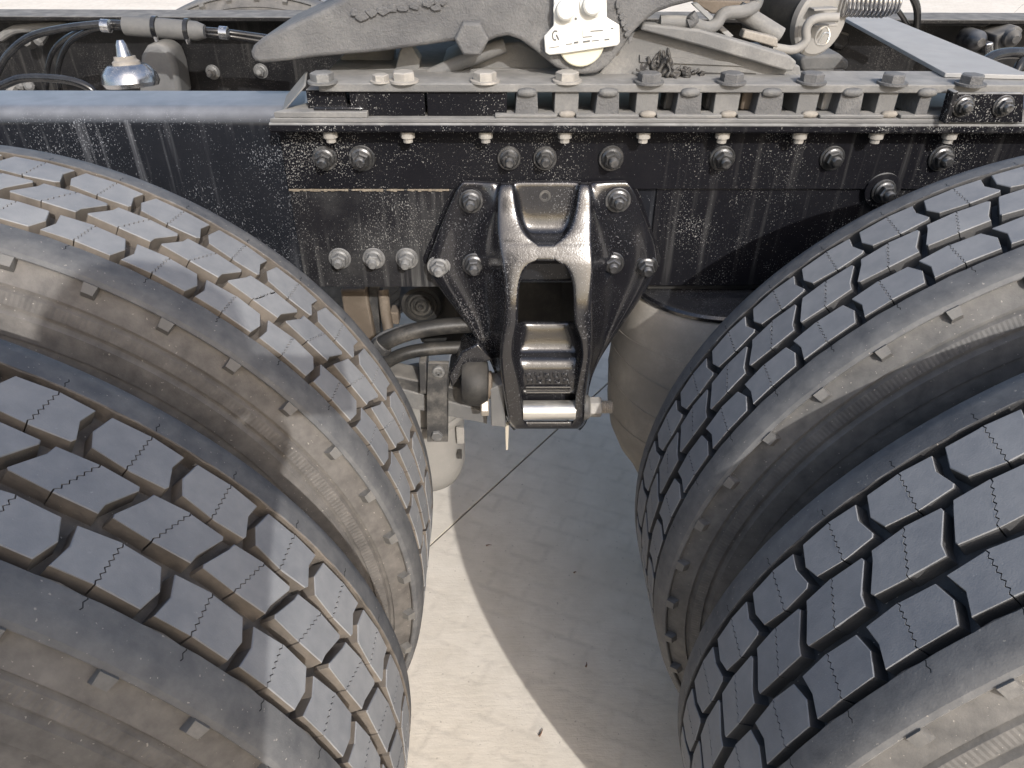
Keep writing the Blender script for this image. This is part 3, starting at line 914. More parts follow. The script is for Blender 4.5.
MB().prism([aty(448, 376, .70), aty(462, 352, .70), aty(478, 344, .70), aty(494, 360, .70), aty(470, 366, .70), aty(452, 388, .70)], (0, .06, 0)).build('end_eye', 'cast_gloss', tr, bevel=.003)
MB().prism([aty(505.2, 426, .690), aty(509, 426, .690), aty(508, 450, .690), aty(505.8, 450, .690)], (0, .012, 0)).build('split_pin', 'wood_tag', tr, bevel=.0005)
ck = thing('strap_clamp', (aty(438, 440, .700).x, .702, aty(438, 440, .7).z), 'worn flat steel strap clamp bolted upright round the torque rod', 'clamp')
MB().prism([aty(428, 363, .712), aty(449, 363, .712), aty(448.5, 393, .695), aty(448, 442, .695), aty(427, 442, .695), aty(427, 393, .695)], (0, .008, 0)).build('strap', 'dark_steel', ck, bevel=.001)
MB().prism([aty(419, 362, .712), aty(426, 362, .712), aty(427, 394, .705), aty(420, 394, .705)], (0, .05, 0)).build('side_strap', 'dark_steel', ck, bevel=.001)
q = aty(438.5, 372, .7075)
MB().lathe(q, (0, -1, 0), [(-.004, .0105), (.002, .0105), (.003, .009), (.003, .006), (.0005, .005)], 20).build('round_bolt', 'nut_dusty', ck)
for k in range(3):
    t = math.pi / 2 + k * 2.094
    MB().box(q.x - .0012, q.x + .0012, q.y - .0036, q.y - .001, q.z - .007, q.z).build('bolt_slot_rib', 'nut_dusty', ck).rotation_euler = (0, k * 2.094, 0)
MB().lathe(aty(437, 435, .695), (0, -1, 0), [(0, .0105), (.005, .0105), (.0062, .0088)], 6, ph=.4).build('hex_bolt', 'nut_dusty', ck, sharp=25)

# brake chamber, pale with dust, hanging lower behind
bc = thing('brake_chamber', (-.185, .80, .25), 'pale dusty brake chamber with rounded lower end hanging behind the strap clamp', 'brake chamber')
a = aty(464, 440, .80)
rad = .075
cc = Vector((a.x - rad, .80 + .02, 0))
MB().lathe((cc.x, cc.y, .262), (0, 0, 1), [(0, .030), (.008, .048), (.022, .063), (.045, .072), (.07, rad), (.175, rad)], 40).build('shell', 'pale_chamber', bc)
MB().lathe((cc.x, cc.y, .437), (0, 0, 1), [(0, .079), (.004, .081), (.012, .081), (.016, .079)], 40).build('clamp_ring', 'pale_chamber', bc)
MB().lathe((cc.x, cc.y, .453), (0, 0, 1), [(0, .074), (.05, .07), (.065, .045), (.07, .02)], 40).build('cap', 'pale_chamber', bc)
MB().box(a.x - .012, a.x - .0035, cc.y - .052, cc.y - .040, .360, .374).build('vent_slot', 'under_black', bc)
MB().prism([aty(456, 428, .765), aty(464, 428, .765), aty(464.5, 444, .765), aty(457, 444, .765)], (0, .006, 0)).build('bracket_tab', 'pale_chamber', bc, bevel=.001)

# hoses
def hose(name, pts, r, mat, label, rings=True):
    p_ = [aty(*q) for q in pts]
    root = thing(name, (p_[0].x, p_[0].y, min(q.z for q in p_) - r), label, 'hose', 'rubber hoses beside the hanger bracket')
    MB().tube(p_, r, 14, 8).build('tube', mat, root, sharp=60)
    return root, p_
h1, p_ = hose('rubber_hose', [(352, 392, .70), (366, 362, .70), (388, 341, .705), (425, 329, .715), (472, 325, .73), (520, 330, .76)], .0135, 'hose_rubber', 'upper thick black rubber hose, dusty where it bends behind the wheel')
d_ = (p_[2] - p_[1]).normalized()
MB().lathe(p_[2] - d_ * .022, d_, [(0, .0145), (.002, .0165), (.012, .0165), (.014, .0145)], 16).build('hose_clamp', 'dark_steel', h1)
h2, p_ = hose('rubber_hose', [(350, 412, .72), (372, 376, .72), (396, 357, .725), (430, 349, .735), (480, 348, .75), (520, 356, .77)], .0115, 'hose_rubber', 'lower black rubber hose with beige dust, running under the thicker hose')
h3, p_ = hose('rubber_hose', [(350, 372, .75), (376, 340, .75), (396, 330, .755), (420, 325, .765), (450, 322, .80)], .0055, 'grey_sleeve', 'thin pale dusty line lying over the thick hose')

# canister + bits in the dark behind the hoses
cn = thing('air_canister', (aty(421, 306, .835).x, .84, .6), 'round black ribbed canister in the dark under the rail', 'canister')
q = aty(421, 306, .835)
MB().lathe(q + Vector((0, .14, 0)), (0, -1, 0), [(0, .040), (.11, .041), (.125, .040), (.138, .035)], 36).build('body', 'under_black', cn)
for i, rr_ in enumerate((.028, .018, .009)):
    MB().lathe(q + Vector((0, .003, 0)), (0, -1, 0), [(-.002, rr_ + .002), (.004 + .002 * i, rr_), (.004 + .002 * i, rr_ - .004), (0, rr_ - .005)], 30).build('ring', 'hose_rubber', cn)
MB().lathe(q + Vector((.02, .06, -.02)), (.7, -.5, -.4), [(0, .001), (.001, .012), (.03, .012)], 14).build('fitting', 'under_brown', cn)
bk = thing('suspension_arm', (aty(385, 330, .85).x, .85, .5), 'brown dusty suspension arm behind the hoses, in the gap below the rail', 'suspension arm')
MB().prism([aty(340, 290, .86), aty(366, 290, .86), aty(376, 345, .84), aty(352, 370, .84)], (0, .05, 0)).build('arm', 'under_brown', bk, bevel=.004)
MB().prism([aty(368, 286, .87), aty(380, 286, .87), aty(381, 340, .86), aty(369, 340, .86)], (0, .04, 0)).build('rod', 'dark_steel', bk, bevel=.003)
MB().tube([aty(383, 290, .87), aty(386, 315, .85), aty(390, 338, .83)], .010, 12, 4).build('pin', 'under_brown', bk)
MB().box(aty(392, 325, .87).x, aty(400, 325, .87).x, .86, .89, aty(396, 322, .87).z, aty(396, 310, .87).z).build('lug_plate', 'under_brown', bk, bevel=.002)

# crossmember and axles closing the view under the frame
cm = thing('crossmember', (0.0, 1.16, .50), 'dark crossmember box between the two frame rails behind the hanger bracket', 'crossmember')
MB().box(-.20, .13, .86, 1.58, .56, .74).build('box', 'under_black', cm, bevel=.01)
for sx in (-.15, .08):
    MB().box(sx - .02, sx + .02, .856, .8595, .60, .70).build('rib', 'under_black', cm, bevel=.001)
for sx, nm in ((-1, 'drive axle housing behind the dust-brown wheels'), (1, 'drive axle housing behind the darker grooved wheels')):
    ax = thing('drive_axle', (sx * AX, 1.165, .40), 'dark dusty ' + nm, 'axle')
    MB().lathe((sx * AX, .50, R), (0, 1, 0), [(0, .09), (.12, .085), (.38, .085), (.5, .14), (.6, .19), (.73, .19), (.83, .14), (.95, .085), (1.3, .085)], 32).build('housing', 'under_brown', ax)
    MB().lathe((sx * AX, .34, R), (0, 1, 0), [(0, .15), (.16, .15)], 32).build('drum', 'under_black', ax)

# ------------------------------------------------------------------ air spring on the right
asx, asy = .310, .805
sp_ = thing('air_spring', (asx, asy, .28), 'dust-brown rubber air spring with black top plate below the rail', 'air spring')
MB().lathe((asx, asy, .30), (0, 0, 1), [(0, .085), (.04, .105), (.075, .128), (.12, .147), (.17, .156), (.24, .160), (.31, .158), (.37, .151), (.405, .143), (.418, .134)], 72).build('bellows', 'bag_rubber', sp_, sharp=60)
for kk, (zz, r_) in enumerate(((.640, .1592), (.590, .1600), (.535, .1605), (.475, .1565))):
    pts = []
    for i in range(40):
        t = 2 * math.pi * i / 40
        pts.append((asx + r_ * math.cos(t), asy + r_ * math.sin(t), zz + .012 * math.sin(t * 2 + kk)))
    MB().tube(pts, .0007, 5, 1).build('cord_line', 'bag_rubber', sp_)
MB().lathe((asx, asy, .716), (0, 0, 1), [(0, .134), (.002, .139), (.008, .1405), (.012, .137), (.013, .125), (.016, .120), (.016, .001)], 72, True, False).build('top_plate', 'cast_gloss', sp_)
MB().lathe((asx, asy, .05), (0, 0, 1), [(0, .05), (.03, .055), (.24, .055), (.26, .05)], 40).build('piston', 'under_black', sp_)
MB().box(asx - .12, asx + .6, asy - .055, asy + .06, .7335, .7440).build('mount', 'under_black', sp_, bevel=.002)

# ------------------------------------------------------------------ coupling (fifth wheel) on top
fw = thing('coupling_plate', (aty(580, 40, .76).x, .76, zt), 'grey grime-caked coupling plate with long tapered ramp horn and pivot lug', 'coupling')
def outline(pts, y):
    return [aty(u, v, y) for u, v in pts]
YS = .735
horn = [(251, 57), (250.5, 52), (253, 46), (262, 38), (290, 25), (320, 11), (340, 1), (352, -8), (450, -8), (470, 20), (480, 40), (455, 41), (430, 45), (380, 52), (320, 57), (280, 62), (262, 63.5), (255, 61.5)]
side = [(251, 57), (250.5, 52), (253, 46), (262, 38), (290, 25), (320, 11), (340, 1), (352, -8), (380, -60), (740, -60), (740, -8), (700, 0), (672, 7), (656, 13), (644, 22), (634, 32), (620, 52), (608, 66), (598, 73), (585, 75), (570, 74), (556, 68), (546, 60), (534, 50), (520, 40), (508, 36), (497, 38), (488, 42), (455, 41), (430, 45), (380, 52), (320, 57), (280, 62), (262, 63.5), (255, 61.5)]
MB().prism(outline(side, YS), (0, .030, 0)).build('side_skirt', 'grey_grime', fw, bevel=.005, seg=3)
MB().prism([q + Vector((0, .0295, 0)) for q in outline(horn, YS)], (0, .17, 0)).build('ramp_horn', 'grey_grime', fw, bevel=.004, seg=2)
# top of the plate, sloping away over the frame
tp = [aty(352, -8, YS), aty(740, -58, YS), aty(740, -60, YS) + Vector((0, .8, 0)), aty(352, -8, YS) + Vector((.05, .8, .0))]
MB().prism([aty(330, -62, YS), aty(760, -62, YS), aty(760, -62, YS) + Vector((0, .86, 0)), aty(330, -62, YS) + Vector((0, .86, 0))], (0, 0, .02)).build('deck', 'grey_grime', fw, bevel=.004)
q = aty(472, 37, YS)
MB().lathe(q, (0, -1, 0), [(-.002, .0225), (.016, .0225), (.019, .0195)], 6, ph=.25).build('hex_bolt', 'grey_grime', fw, sharp=25, bevel=.001)
# grease flakes along the ramp
fl = [(355, 14), (362, 18), (372, 13), (384, 12), (392, 9), (402, 10), (415, 7), (430, 4), (436, 8), (441, 3)]
for i in range(len(fl)):
    c_ = aty(fl[i][0], fl[i][1] - 1, YS - .001)
    mbq = MB()
    n = 7
    ring = [(c_ + Vector((math.cos(t) * random.uniform(.004, .011), 0, math.sin(t) * random.uniform(.002, .007)))) for t in [2 * math.pi * k / n for k in range(n)]]
    mbq.prism(ring, (0, -random.uniform(.002, .005), 0)).build('grease_flake', 'grey_grime', fw, bevel=.0008)
for i in range(7):
    c_ = aty(618 + i * 1.8 + random.uniform(-1, 1), 4 + i * 6, YS - .001)
    n = 6
    ring = [(c_ + Vector((math.cos(t) * random.uniform(.002, .005), 0, math.sin(t) * random.uniform(.003, .007)))) for t in [2 * math.pi * k / n for k in range(n)]]
    MB().prism(ring, (0, -random.uniform(.002, .004), 0)).build('grease_flake', 'grey_grime', fw, bevel=.0008)

# white keeper plate on the pivot
kp = thing('keeper_plate', (aty(581, 40, YS - .02).x, YS - .015, aty(581, 60, YS - .02).z), 'small white keeper plate with two round bolts and faint print over the pivot', 'plate')
kz = YS - .010
pts = [(553.5, -8), (606, -8), (606.5, 17), (619, 24.5), (619.5, 42), (617, 45), (604, 47), (564, 53), (549, 54.5), (545, 52), (543.8, 36), (553.5, 25)]
MB().prism(outline(pts, kz), (0, -.005, 0)).build('plate', 'white_paint', kp, bevel=.0015)
c_ = aty(581.5, 42, kz + .002)
MB().lathe(c_ + Vector((0, .003, 0)), (0, -1, 0), [(-.003, .0305), (.0025, .0305), (.004, .029)], 40).build('pivot_cap', 'ivory_paint', kp)
for u, v in ((565.5, 9), (592, 4)):
    c_ = aty(u, v, kz - .005)
    b_ = MB().lathe(c_, (0, -1, 0), [(0, .0155), (.003, .0155), (.0035, .0125), (.0105, .0120), (.0125, .0095)], 28).build('round_bolt', 'white_paint', kp)
    b_.rotation_euler = (0, 0, 0)
# faint worn print: dark mark and two short rows of strokes
def dash(u0, v0, u1, v1, h=.0016):
    a, b_ = aty(u0, v0, kz - .0057), aty(u1, v1, kz - .0057)
    up = Vector((0, 0, h / 2))
    MB().prism([a - up, b_ - up, b_ + up, a + up], (0, .0012, 0)).build('worn_print', 'print_grey', kp)
dash(590.5, 31.3, 603, 30.3, .0012); dash(611, 28.6, 613.5, 28.3, .0012)
dash(583, 37.2, 592, 36.5, .0010); dash(574, 42.8, 578.5, 42.2, .0022); dash(583, 42, 590, 41.0, .0022); dash(566, 44.4, 572, 43.8, .0010); dash(604.5, 39.8, 609.5, 39.2, .0016); dash(592, 41, 599, 40.2, .0010); dash(549, 48, 559, 46.5, .0008)
dash(582.3, 30, 582.8, 37, .0010)
c_ = aty(555.5, 35.5, kz - .0052)
MB().tube([c_ + Vector((.004 * math.cos(t), 0, .0055 * math.sin(t))) for t in (1.0, 1.8, 2.6, 3.4, 4.2, 5.0)], .0010, 5, 2).build('worn_print', 'print_grey', kp)
MB().tube([c_ + Vector((.001, 0, .001)), c_ + Vector((.0045, 0, -.005))], .0010, 5, 1).build('worn_print', 'print_grey', kp)
MB().lathe(aty(575.8, 18.8, kz - .0052), (0, -1, 0), [(0, .0016), (.0004, .0016)], 10).build('print_dot', 'print_grey', kp)

# pedestal bracket under the coupling
pd = thing('coupling_pedestal', (aty(620, 70, .82).x, .84, zt), 'dusty grey pedestal with sloping flanks under the coupling plate', 'pedestal')
MB().prism(outline([(596, 79), (606, 64), (622, 46), (632, 34), (640, 29), (800, 66), (802, 79)], .762), (0, .012, 0)).build('side_plate', 'dusty_plate', pd, bevel=.002)
MB().prism(outline([(434, 79), (440, 68), (470, 52), (498, 44), (520, 42), (560, 60), (600, 79)], .800), (0, .14, 0)).build('saddle', 'dusty_plate', pd, bevel=.003)
MB().prism(outline([(392, 80), (400, 50), (408, 40), (420, 60), (418, 80)], .790), (0, .03, 0)).build('gusset', 'dusty_plate', pd, bevel=.002)
MB().prism(outline([(330, 74), (345, 52), (395, 46), (392, 78)], .850), (0, .02, 0)).build('rear_gusset', 'dusty_plate', pd, bevel=.002)
MB().tube([aty(430, 76, .780), aty(462, 62, .780), aty(505, 45, .782)], .010, 12, 2).build('brace', 'dusty_plate', pd)
MB().prism([Vector((aty(330, 70, .79).x, .787, zt)), Vector((aty(800, 70, .79).x, .787, zt)), Vector((aty(800, 70, .79).x, 1.0, zt)), Vector((aty(330, 70, .79).x, 1.0, zt))], (0, 0, -.012)).build('base_plate', 'dusty_plate', pd, bevel=.001)
MB().prism(outline([(640, 55), (730, 62), (742, 66), (640, 62)], .7585), (0, .004, 0)).build('strip', 'dusty_plate', pd)
for u0, u1 in ((697, 727), (737, 756)):
    MB().prism(outline([(u0, 72), (u1, 73.5), (u1, 76.5), (u0, 75.5)], .7600), (0, .004, 0)).build('slot', 'under_black', pd)

# release lever: flat bar running down to the right, hooks, tubes
lv_ = thing('release_lever', (aty(720, 50, .745).x, .745, zt + .01), 'dusty flat release lever bar sloping down across the pedestal', 'lever')
MB().prism([aty(640, 30, .742), aty(644, 24, .742), aty(700, 30, .742), aty(790, 56, .742), aty(797, 62, .742), aty(794, 71, .742), aty(786, 71, .742), aty(700, 46, .742)], (0, .030, 0)).build('bar', 'dusty_plate', lv_, bevel=.0025)
MB().prism([aty(742, 38, .775), aty(745, 30, .775), aty(778, 38, .775), aty(778, 48, .775)], (0, .02, 0)).build('tab', 'weld_dust', lv_, bevel=.002)
hk = thing('lever_hook', (aty(700, 20, .78).x, .78, zt + .03), 'dusty bent hook rod lying above the release lever', 'hook')
MB().tube([aty(660, 22, .76), aty(672, 22, .76), aty(690, 23, .76), aty(706, 28, .765), aty(716, 24, .77), aty(724, 14, .775), aty(745, 11, .78), aty(756, 4, .79), aty(758, -12, .79)], .0085, 12, 5).build('rod', 'dusty_plate', hk)
MB().tube([aty(688, 24, .752), aty(694, 20, .752), aty(691, 14, .752)], .0065, 10, 4).build('hook_tip', 'grey_grime', hk)
pt_ = thing('pivot_tube', (aty(757, 24, .80).x, .80, zt + .02), 'grey dusty tube slanting down behind the lever hook', 'tube')
MB().tube([aty(738, 10, .81), aty(780, 36, .80)], .0115, 16, 1).build('tube', 'dusty_plate', pt_)
MB().lathe(aty(779, 36, .80), (aty(780, 36, .80) - aty(738, 10, .81)).normalized(), [(0, .009), (.002, .009)], 14).build('bore', 'under_black', pt_)
fb = thing('flat_link', (aty(715, 12, .85).x, .85, zt + .04), 'two crossed flat link bars behind the coupling release', 'link bar')
MB().prism([aty(692, 4, .84), aty(698, 3, .84), aty(734, 36, .80), aty(728, 38, .80)], (0, .012, 0)).build('bar', 'pale_bar', fb, bevel=.001)
MB().prism([aty(690, 0, .86), aty(760, 2, .86), aty(760, 14, .86), aty(712, 14, .86)], (0, .02, 0)).build('cross_bar', 'under_brown', fb, bevel=.002)

# spring lock cylinder, bracket rod and coil spring
lc = thing('lock_cylinder', (aty(805, 20, .86).x, .86, 1.06), 'black lock cylinder with pale dusty end cap and bent rod', 'cylinder')
a = aty(786, 12, .92); b_ = aty(822, 22, .85)
dd = (b_ - a).normalized()
MB().lathe(a, dd, [(-.05, .045), ((b_ - a).length - .012, .045)], 36).build('barrel', 'under_black', lc)
MB().lathe(b_ - dd * .012, dd, [(0, .047), (.010, .047), (.013, .043), (.013, .001)], 36, True, False).build('end_cap', 'pale_chamber', lc)
e = b_ + dd * .004
MB().tube([aty(772, 47, .80), aty(790, 50, .80), aty(800, 47, .80), aty(806, 40, .80), aty(806, 30, .80), aty(810, 22, .80), aty(820, 18, .80), aty(838, 17.5, .80)], .0062, 12, 5).build('bent_rod', 'pale_chamber', lc)
for v in (9, 25):
    MB().prism([aty(814, v, .815), aty(838, v - 1, .815), aty(838, v + 1.5, .815), aty(814, v + 2.5, .815)], (0, .02, 0)).build('lug_tab', 'pale_chamber', lc, bevel=.001)
c_ = aty(822.5, 36, .80)
MB().tube([c_ + Vector((.0095 * math.cos(t), .002 * math.sin(t * 2), .012 * math.sin(t))) for t in [2 * math.pi * k / 14 for k in range(15)]], .0014, 7, 2).build('pull_ring', 'bright_steel', lc)
MB().tube([c_ + Vector((-.004, 0, -.008)), c_ + Vector((0, -.003, .004)), c_ + Vector((.008, 0, .003))], .0014, 7, 3).build('pull_ring', 'bright_steel', lc)
cs_ = thing('coil_spring', (aty(872, 3, .90).x, .90, 1.10), 'shiny steel coil spring beside the lock cylinder', 'spring')
a = aty(842, 0, .86); b_ = aty(898, 2, .88)
ax_ = (b_ - a)
u_ = Vector((0, 1, 0)); w_ = Vector((0, 0, 1))
pts = []
for i in range(13 * 14 + 1):
    t = i / 14
    rr_ = .020 if t < 10 else .020 - (t - 10) * .0022
    pts.append(a + ax_ * (t / 13) + u_ * (rr_ * math.cos(t * 2 * math.pi)) + w_ * (rr_ * math.sin(t * 2 * math.pi)))
MB().tube(pts, .0024, 7, 1).build('coil', 'chrome', cs_, sharp=80)

# grease lump on the mounting plate
gl = thing('grease_lump', (aty(672, 80, .74).x, .745, zt), 'crumpled dark lump of old grease stuck on the mounting plate by a bolt', 'grease')
gm_ = MB()
for i in range(34):
    uu = random.gauss(672, 13)
    hgt = max(0.003, .032 * math.exp(-((uu - 660) / 11) ** 2) + .010 * math.exp(-((uu - 688) / 13) ** 2))
    base = Vector((aty(uu, 78, .742).x, .735 + random.uniform(0, .02), zt + .001))
    n = 4
    path = [base]
    for k in range(n):
        path.append(path[-1] + Vector((random.uniform(-.006, .006), random.uniform(-.004, .004), hgt / n * random.uniform(.6, 1.3))))
    gm_.tube(path, random.uniform(.0022, .0046), 6, 3, rf=lambda t: (1.1 - .7 * t) * (1 + .3 * math.sin(t * 17)))
gm_.build('lump', 'grease', gl, sharp=80)

# flat diagonal gusset plate to the right
dg = thing('gusset_plate', (aty(930, 50, .85).x, .85, zt), 'pale flat diagonal gusset plate running from the mounting plate to the far side', 'plate')
zg = zt + .0005
qa = [atz(u, v, zg) for u, v in ((834, 16), (872, 14), (1030, 80), (944, 77.5))]
for q in qa:
    pass
MB().prism(qa, (0, 0, .006)).build('plate', 'pale_bar', dg, bevel=.001)

# ------------------------------------------------------------------ far frame rail with its lines
YF = 1.59
fr = thing('frame_rail', (0, YF, .745), 'far frame rail, black with dusty inner web and bright dusty top flange, carrying bolts', 'frame rail')
ol = [(YF, .745), (YF, 1.025), (YF - .105, 1.025), (YF - .105, 1.016), (YF - .03, 1.016), (YF - .011, 1.0), (YF - .011, .78), (YF - .03, .757), (YF - .10, .757), (YF - .10, .745)]
MB().prism([(-2.6, a, b) for a, b in ol], (5.2, 0, 0)).build('channel', 'far_paint', fr, bevel=.002)
for u, v in ((213, 72), (261, 71)):
    nut_at(aty(u, v, YF - .011), fr, NUT_DUSTY)
MB().lathe(aty(838, 40, YF - .011), (0, -1, 0), [(0, .022), (.016, .022), (.02, .018)], 6).build('hex_bolt', 'far_paint', fr, sharp=25)
# dusty moulded lever box seen under the gusset
bx_ = thing('valve_box', (aty(815, 62, 1.1).x, 1.1, .98), 'grey dusty moulded valve box between the rails under the lever', 'valve')
MB().prism(outline([(800, 60), (806, 55), (840, 54), (850, 62), (848, 70), (826, 72), (802, 72)], 1.08), (0, .10, 0)).build('body', 'grey_sleeve', bx_, bevel=.008, seg=3)
MB().prism(outline([(806, 72), (846, 70), (852, 84), (804, 84)], 1.07), (0, .10, 0)).build('foot', 'dark_steel', bx_, bevel=.006, seg=3)

# leveling valve + clamp at the far right
vb = thing('relay_valve', (aty(985, 40, 1.45).x, 1.45, .90), 'black relay valve with bright fittings on the far rail', 'valve')
MB().prism(outline([(996, 36), (1019, 26), (1024, 30), (1013, 49), (995, 55)], 1.45), (0, .08, 0)).build('bracket', 'dark_steel', vb, bevel=.004)
MB().lathe(aty(1011, 38, 1.445), (0, -1, 0), [(-.01, .018), (.008, .018), (.012, .014), (.02, .008)], 20).build('cap', 'dark_steel', vb)
MB().lathe(aty(977, 41, 1.46), (0, -1, 0), [(-.05, .022), (0, .022), (.012, .016), (.02, .009)], 20).build('port', 'nut_steel', vb)
MB().prism(outline([(986, 44), (994, 42), (994, 56), (986, 56)], 1.44), (0, .04, 0)).build('fitting', 'chrome', vb, bevel=.003)
wc = thing('air_line_coil', (aty(1005, 70, 1.2).x, 1.2, .85), 'curved black air line behind the gusset plate', 'hose')
MB().tube([aty(980, 68, 1.18), aty(992, 57, 1.2), aty(1012, 53, 1.22), aty(1040, 56, 1.24), aty(1070, 70, 1.25)], .0105, 12, 6).build('tube', 'air_line', wc)
MB().tube([aty(1016, 72, 1.20), aty(1022, 62, 1.21), aty(1032, 58, 1.23)], .009, 12, 5).build('branch', 'air_line', wc)
ln = thing('air_line', (aty(916, 10, 1.4).x, 1.4, .95), 'thin black air line hanging from above over the far rail', 'hose')
MB().tube([aty(907, -14, 1.38), aty(915, 2, 1.4), aty(917.5, 14, 1.42), aty(916, 34, 1.46)], .0075, 10, 5).build('tube', 'air_line', ln)
MB().tube([aty(896, 8, 1.40), aty(902, 16, 1.42), aty(908, 26, 1.45)], .005, 10, 4).build('branch', 'air_line', ln)

# left group: air lines, sleeve, drain valve, bracket on the far web
def line(pts, r, label, mat='air_line'):
    p_ = [aty(*q) for q in pts]
    root = thing('air_line', (p_[0].x, p_[0].y, min(q.z for q in p_) - r), label, 'hose', 'air lines between the frame rails')
    MB().tube(p_, r, 10, 8).build('tube', mat, root, sharp=60)
    return root
line([(-30, 95, 1.36), (-6, 78, 1.36), (6, 57, 1.36), (28, 38, 1.36), (60, 29, 1.36), (104, 24, 1.36), (128, 24.5, 1.36)], .0075, 'black air line curving widest round into the grey sleeve')
line([(62, 100, 1.37), (58, 70, 1.37), (68, 44, 1.37), (88, 31, 1.365), (104, 28, 1.36), (128, 27.5, 1.36)], .0055, 'black air line dropping steeply from the sleeve end')
line([(46, 100, 1.40), (48, 66, 1.40), (57, 46, 1.40), (76, 33, 1.38), (100, 27, 1.365)], .0055, 'black air line running close behind the steep one')
line([(-20, 96, 1.30), (8, 83, 1.30), (22, 78.5, 1.30), (44, 78, 1.30), (72, 81, 1.30), (92, 90, 1.30), (100, 104, 1.30)], .0085, 'thick black air line arching low above the near rail')
line([(196, 30, 1.36), (215, 31, 1.36), (240, 34, 1.37), (290, 41, 1.38)], .0065, 'upper air line leaving the sleeve towards the coupling')
line([(196, 33, 1.36), (215, 35, 1.36), (240, 38, 1.37), (290, 46, 1.38)], .0065, 'lower air line leaving the sleeve towards the coupling')
sv = thing('hose_sleeve', (aty(160, 28, 1.36).x, 1.36, aty(160, 36, 1.36).z), 'grey foam sleeve tied round the air lines with cable ties', 'sleeve')
a, b_ = aty(124, 25.5, 1.352), aty(205, 31.5, 1.352)
dd = (b_ - a).normalized()
MB().lathe(a, dd, [(0, .016), (.002, .0185), ((b_ - a).length * .5, .0195), ((b_ - a).length * .9, .0185), ((b_ - a).length, .013)], 24).build('foam', 'grey_sleeve', sv)
for u in (156, 188):
    t = (u - 124) / 81
    MB().lathe(a + (b_ - a) * t, dd, [(-.005, .0195), (-.004, .0225), (.004, .0225), (.005, .0195)], 24).build('cable_tie', 'air_line', sv)
    MB().lathe(a + (b_ - a) * t + Vector((0, -.012, -.018)), (0, 0, 1), [(-.006, .004), (.006, .006)], 10).build('tie_end', 'chrome', sv)
for u, v in ((106, 26), (224, 33)):
    MB().lathe(aty(u, v, 1.345), dd, [(-.010, .007), (-.008, .013), (.008, .013), (.010, .007)], 16).build('fitting', 'chrome', sv)
dv = thing('drain_valve', (aty(132, 75, 1.25).x, 1.25, aty(132, 88, 1.25).z), 'shiny grey dome-shaped valve with brass collar beside the air lines', 'valve')
c_ = aty(132, 84, 1.25)
MB().lathe(c_, (-.05, .1, 1), [(-.004, .050), (.004, .054), (.010, .053), (.022, .050), (.032, .041), (.036, .036)], 36).build('dome', 'chrome', dv)
MB().lathe(c_ + Vector((-.0015, .0035, .033)), (-.05, .1, 1), [(0, .026), (.008, .026), (.012, .021), (.018, .020)], 30).build('collar', 'weld_dust', dv)
MB().lathe(c_ + Vector((-.0025, .005, .050)), (-.05, .1, 1), [(0, .015), (.012, .012), (.022, .010), (.030, .006)], 20).build('stem', 'chrome', dv)
bkf = thing('cast_bracket', (aty(165, 75, 1.45).x, 1.5, .90), 'dusty cast bracket on the far rail beside the dome valve', 'bracket')
hb = MB().prism(outline([(138, 100), (140, 56), (146, 46), (158, 43), (170, 50), (176, 66), (182, 100)], 1.50), (0, .08, 0)).build('arm', 'dusty_plate', bkf, bevel=.012, seg=3)
cb = thing('cable_bundle', (aty(30, 35, 1.55).x, 1.53, aty(30, 55, 1.55).z), 'dusty tangled fittings clipped to the far rail behind the air lines', 'fittings')
MB().tube([aty(0, 38, 1.53), aty(14, 30, 1.53), aty(30, 28, 1.53), aty(52, 26, 1.54), aty(70, 26, 1.55)], .009, 10, 5).build('pipe', 'dusty_plate', cb)
for u, v in ((28, 42), (40, 39), (22, 84), (30, 86), (12, 92)):
    MB().lathe(aty(u, v, 1.53), (random.uniform(-.5, .5), -1, random.uniform(-.5, .5)), [(-.02, .010), (0, .012), (.010, .012), (.014, .007)], 8).build('fitting', 'dusty_plate', cb, sharp=25)

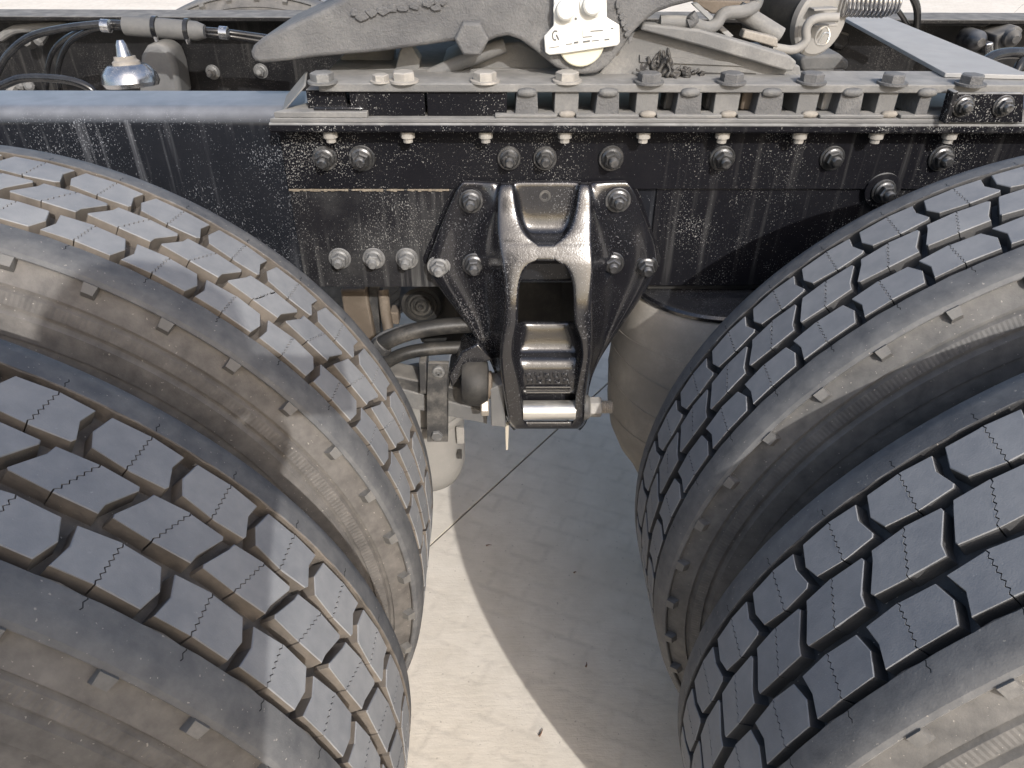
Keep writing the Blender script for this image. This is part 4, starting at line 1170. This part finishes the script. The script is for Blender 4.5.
# ------------------------------------------------------------------ photographer standing behind the camera (only the shadow shows)
def person():
    root = thing('person', (-.22, -.66, 0), 'standing person in dark jacket holding a phone up in one hand', 'person')
    V, E, Rr = [], [], []
    def add(p, r, par=None):
        V.append(p); Rr.append(r)
        if par is not None:
            E.append((par, len(V) - 1))
        return len(V) - 1
    X0, Y0 = -.22, -.66
    pel = add((X0 - .02, Y0 - .03, .90), (.165, .12))
    wa = add((X0 - .01, Y0 - .02, 1.04), (.15, .11), pel)
    ch = add((X0 + .0, Y0, 1.20), (.165, .12), wa)
    nb = add((X0 + .07, Y0 + .03, 1.33), (.115, .09), ch)
    nk = add((X0 + .125, Y0 + .05, 1.39), (.075, .07), nb)
    hd = add((X0 + .155, Y0 + .06, 1.46), (.092, .095), nk)
    ht = add((X0 + .150, Y0 + .06, 1.545), (.066, .08), hd)
    for s in (-1, 1):
        hip = add((X0 - .02 + s * .095, Y0 - .03, .84), (.095, .1), pel)
        kn = add((X0 - .02 + s * .11, Y0 + .02, .46), (.06, .065), hip)
        an = add((X0 - .02 + s * .12, Y0 - .04, .09), (.042, .045), kn)
        add((X0 - .02 + s * .13, Y0 + .11, .035), (.042, .03), an)
        sh = add((X0 + .02 + s * .15, Y0 + .01, 1.275 - s * .015), (.06, .06), nb)
        if s < 0:
            el = add((X0 - .20, Y0 - .05, 1.02), (.045, .045), sh)
            wr = add((X0 - .20, Y0 + .02, .79), (.03, .03), el)
            add((X0 - .19, Y0 + .05, .70), (.038, .022), wr)
        else:
            el = add((X0 + .13, Y0 + .13, 1.07), (.045, .045), sh)
            wr = add((CAM.x - .035, CAM.y - .085, CAM.z - .07), (.045, .035), el)
            add((CAM.x + .0, CAM.y - .045, CAM.z - .02), (.070, .030), wr)
    me = bpy.data.meshes.new('body')
    me.from_pydata([Vector(v) - Vector((X0, Y0, 0)) for v in V], E, [])
    o = bpy.data.objects.new('body', me)
    COL.objects.link(o)
    o.parent = root
    md = o.modifiers.new('skin', 'SKIN')
    for i, sv_ in enumerate(me.skin_vertices[0].data):
        sv_.radius = Rr[i]
        sv_.use_root = (i == 0)
    md.use_smooth_shade = True
    o.modifiers.new('sub', 'SUBSURF').render_levels = 2
    me.materials.append(MATS['jacket'])
    WLOC[o.name] = Vector((X0, Y0, 0))
    hm = MB().lathe((X0 + .148, Y0 + .045, 1.495), (0, 0, 1), [(-.05, .088), (0, .096), (.05, .090), (.085, .06), (.10, .02)], 24).build('hair', 'hair', root)
    ph = thing('phone', (CAM.x, CAM.y - .022, CAM.z - .04), 'slim dark phone held up in one hand of the standing person', 'phone')
    MB().box(CAM.x - .08, CAM.x + .08, CAM.y - .030, CAM.y - .022, CAM.z - .038, CAM.z + .038).build('case', 'air_line', ph, bevel=.003)
person()
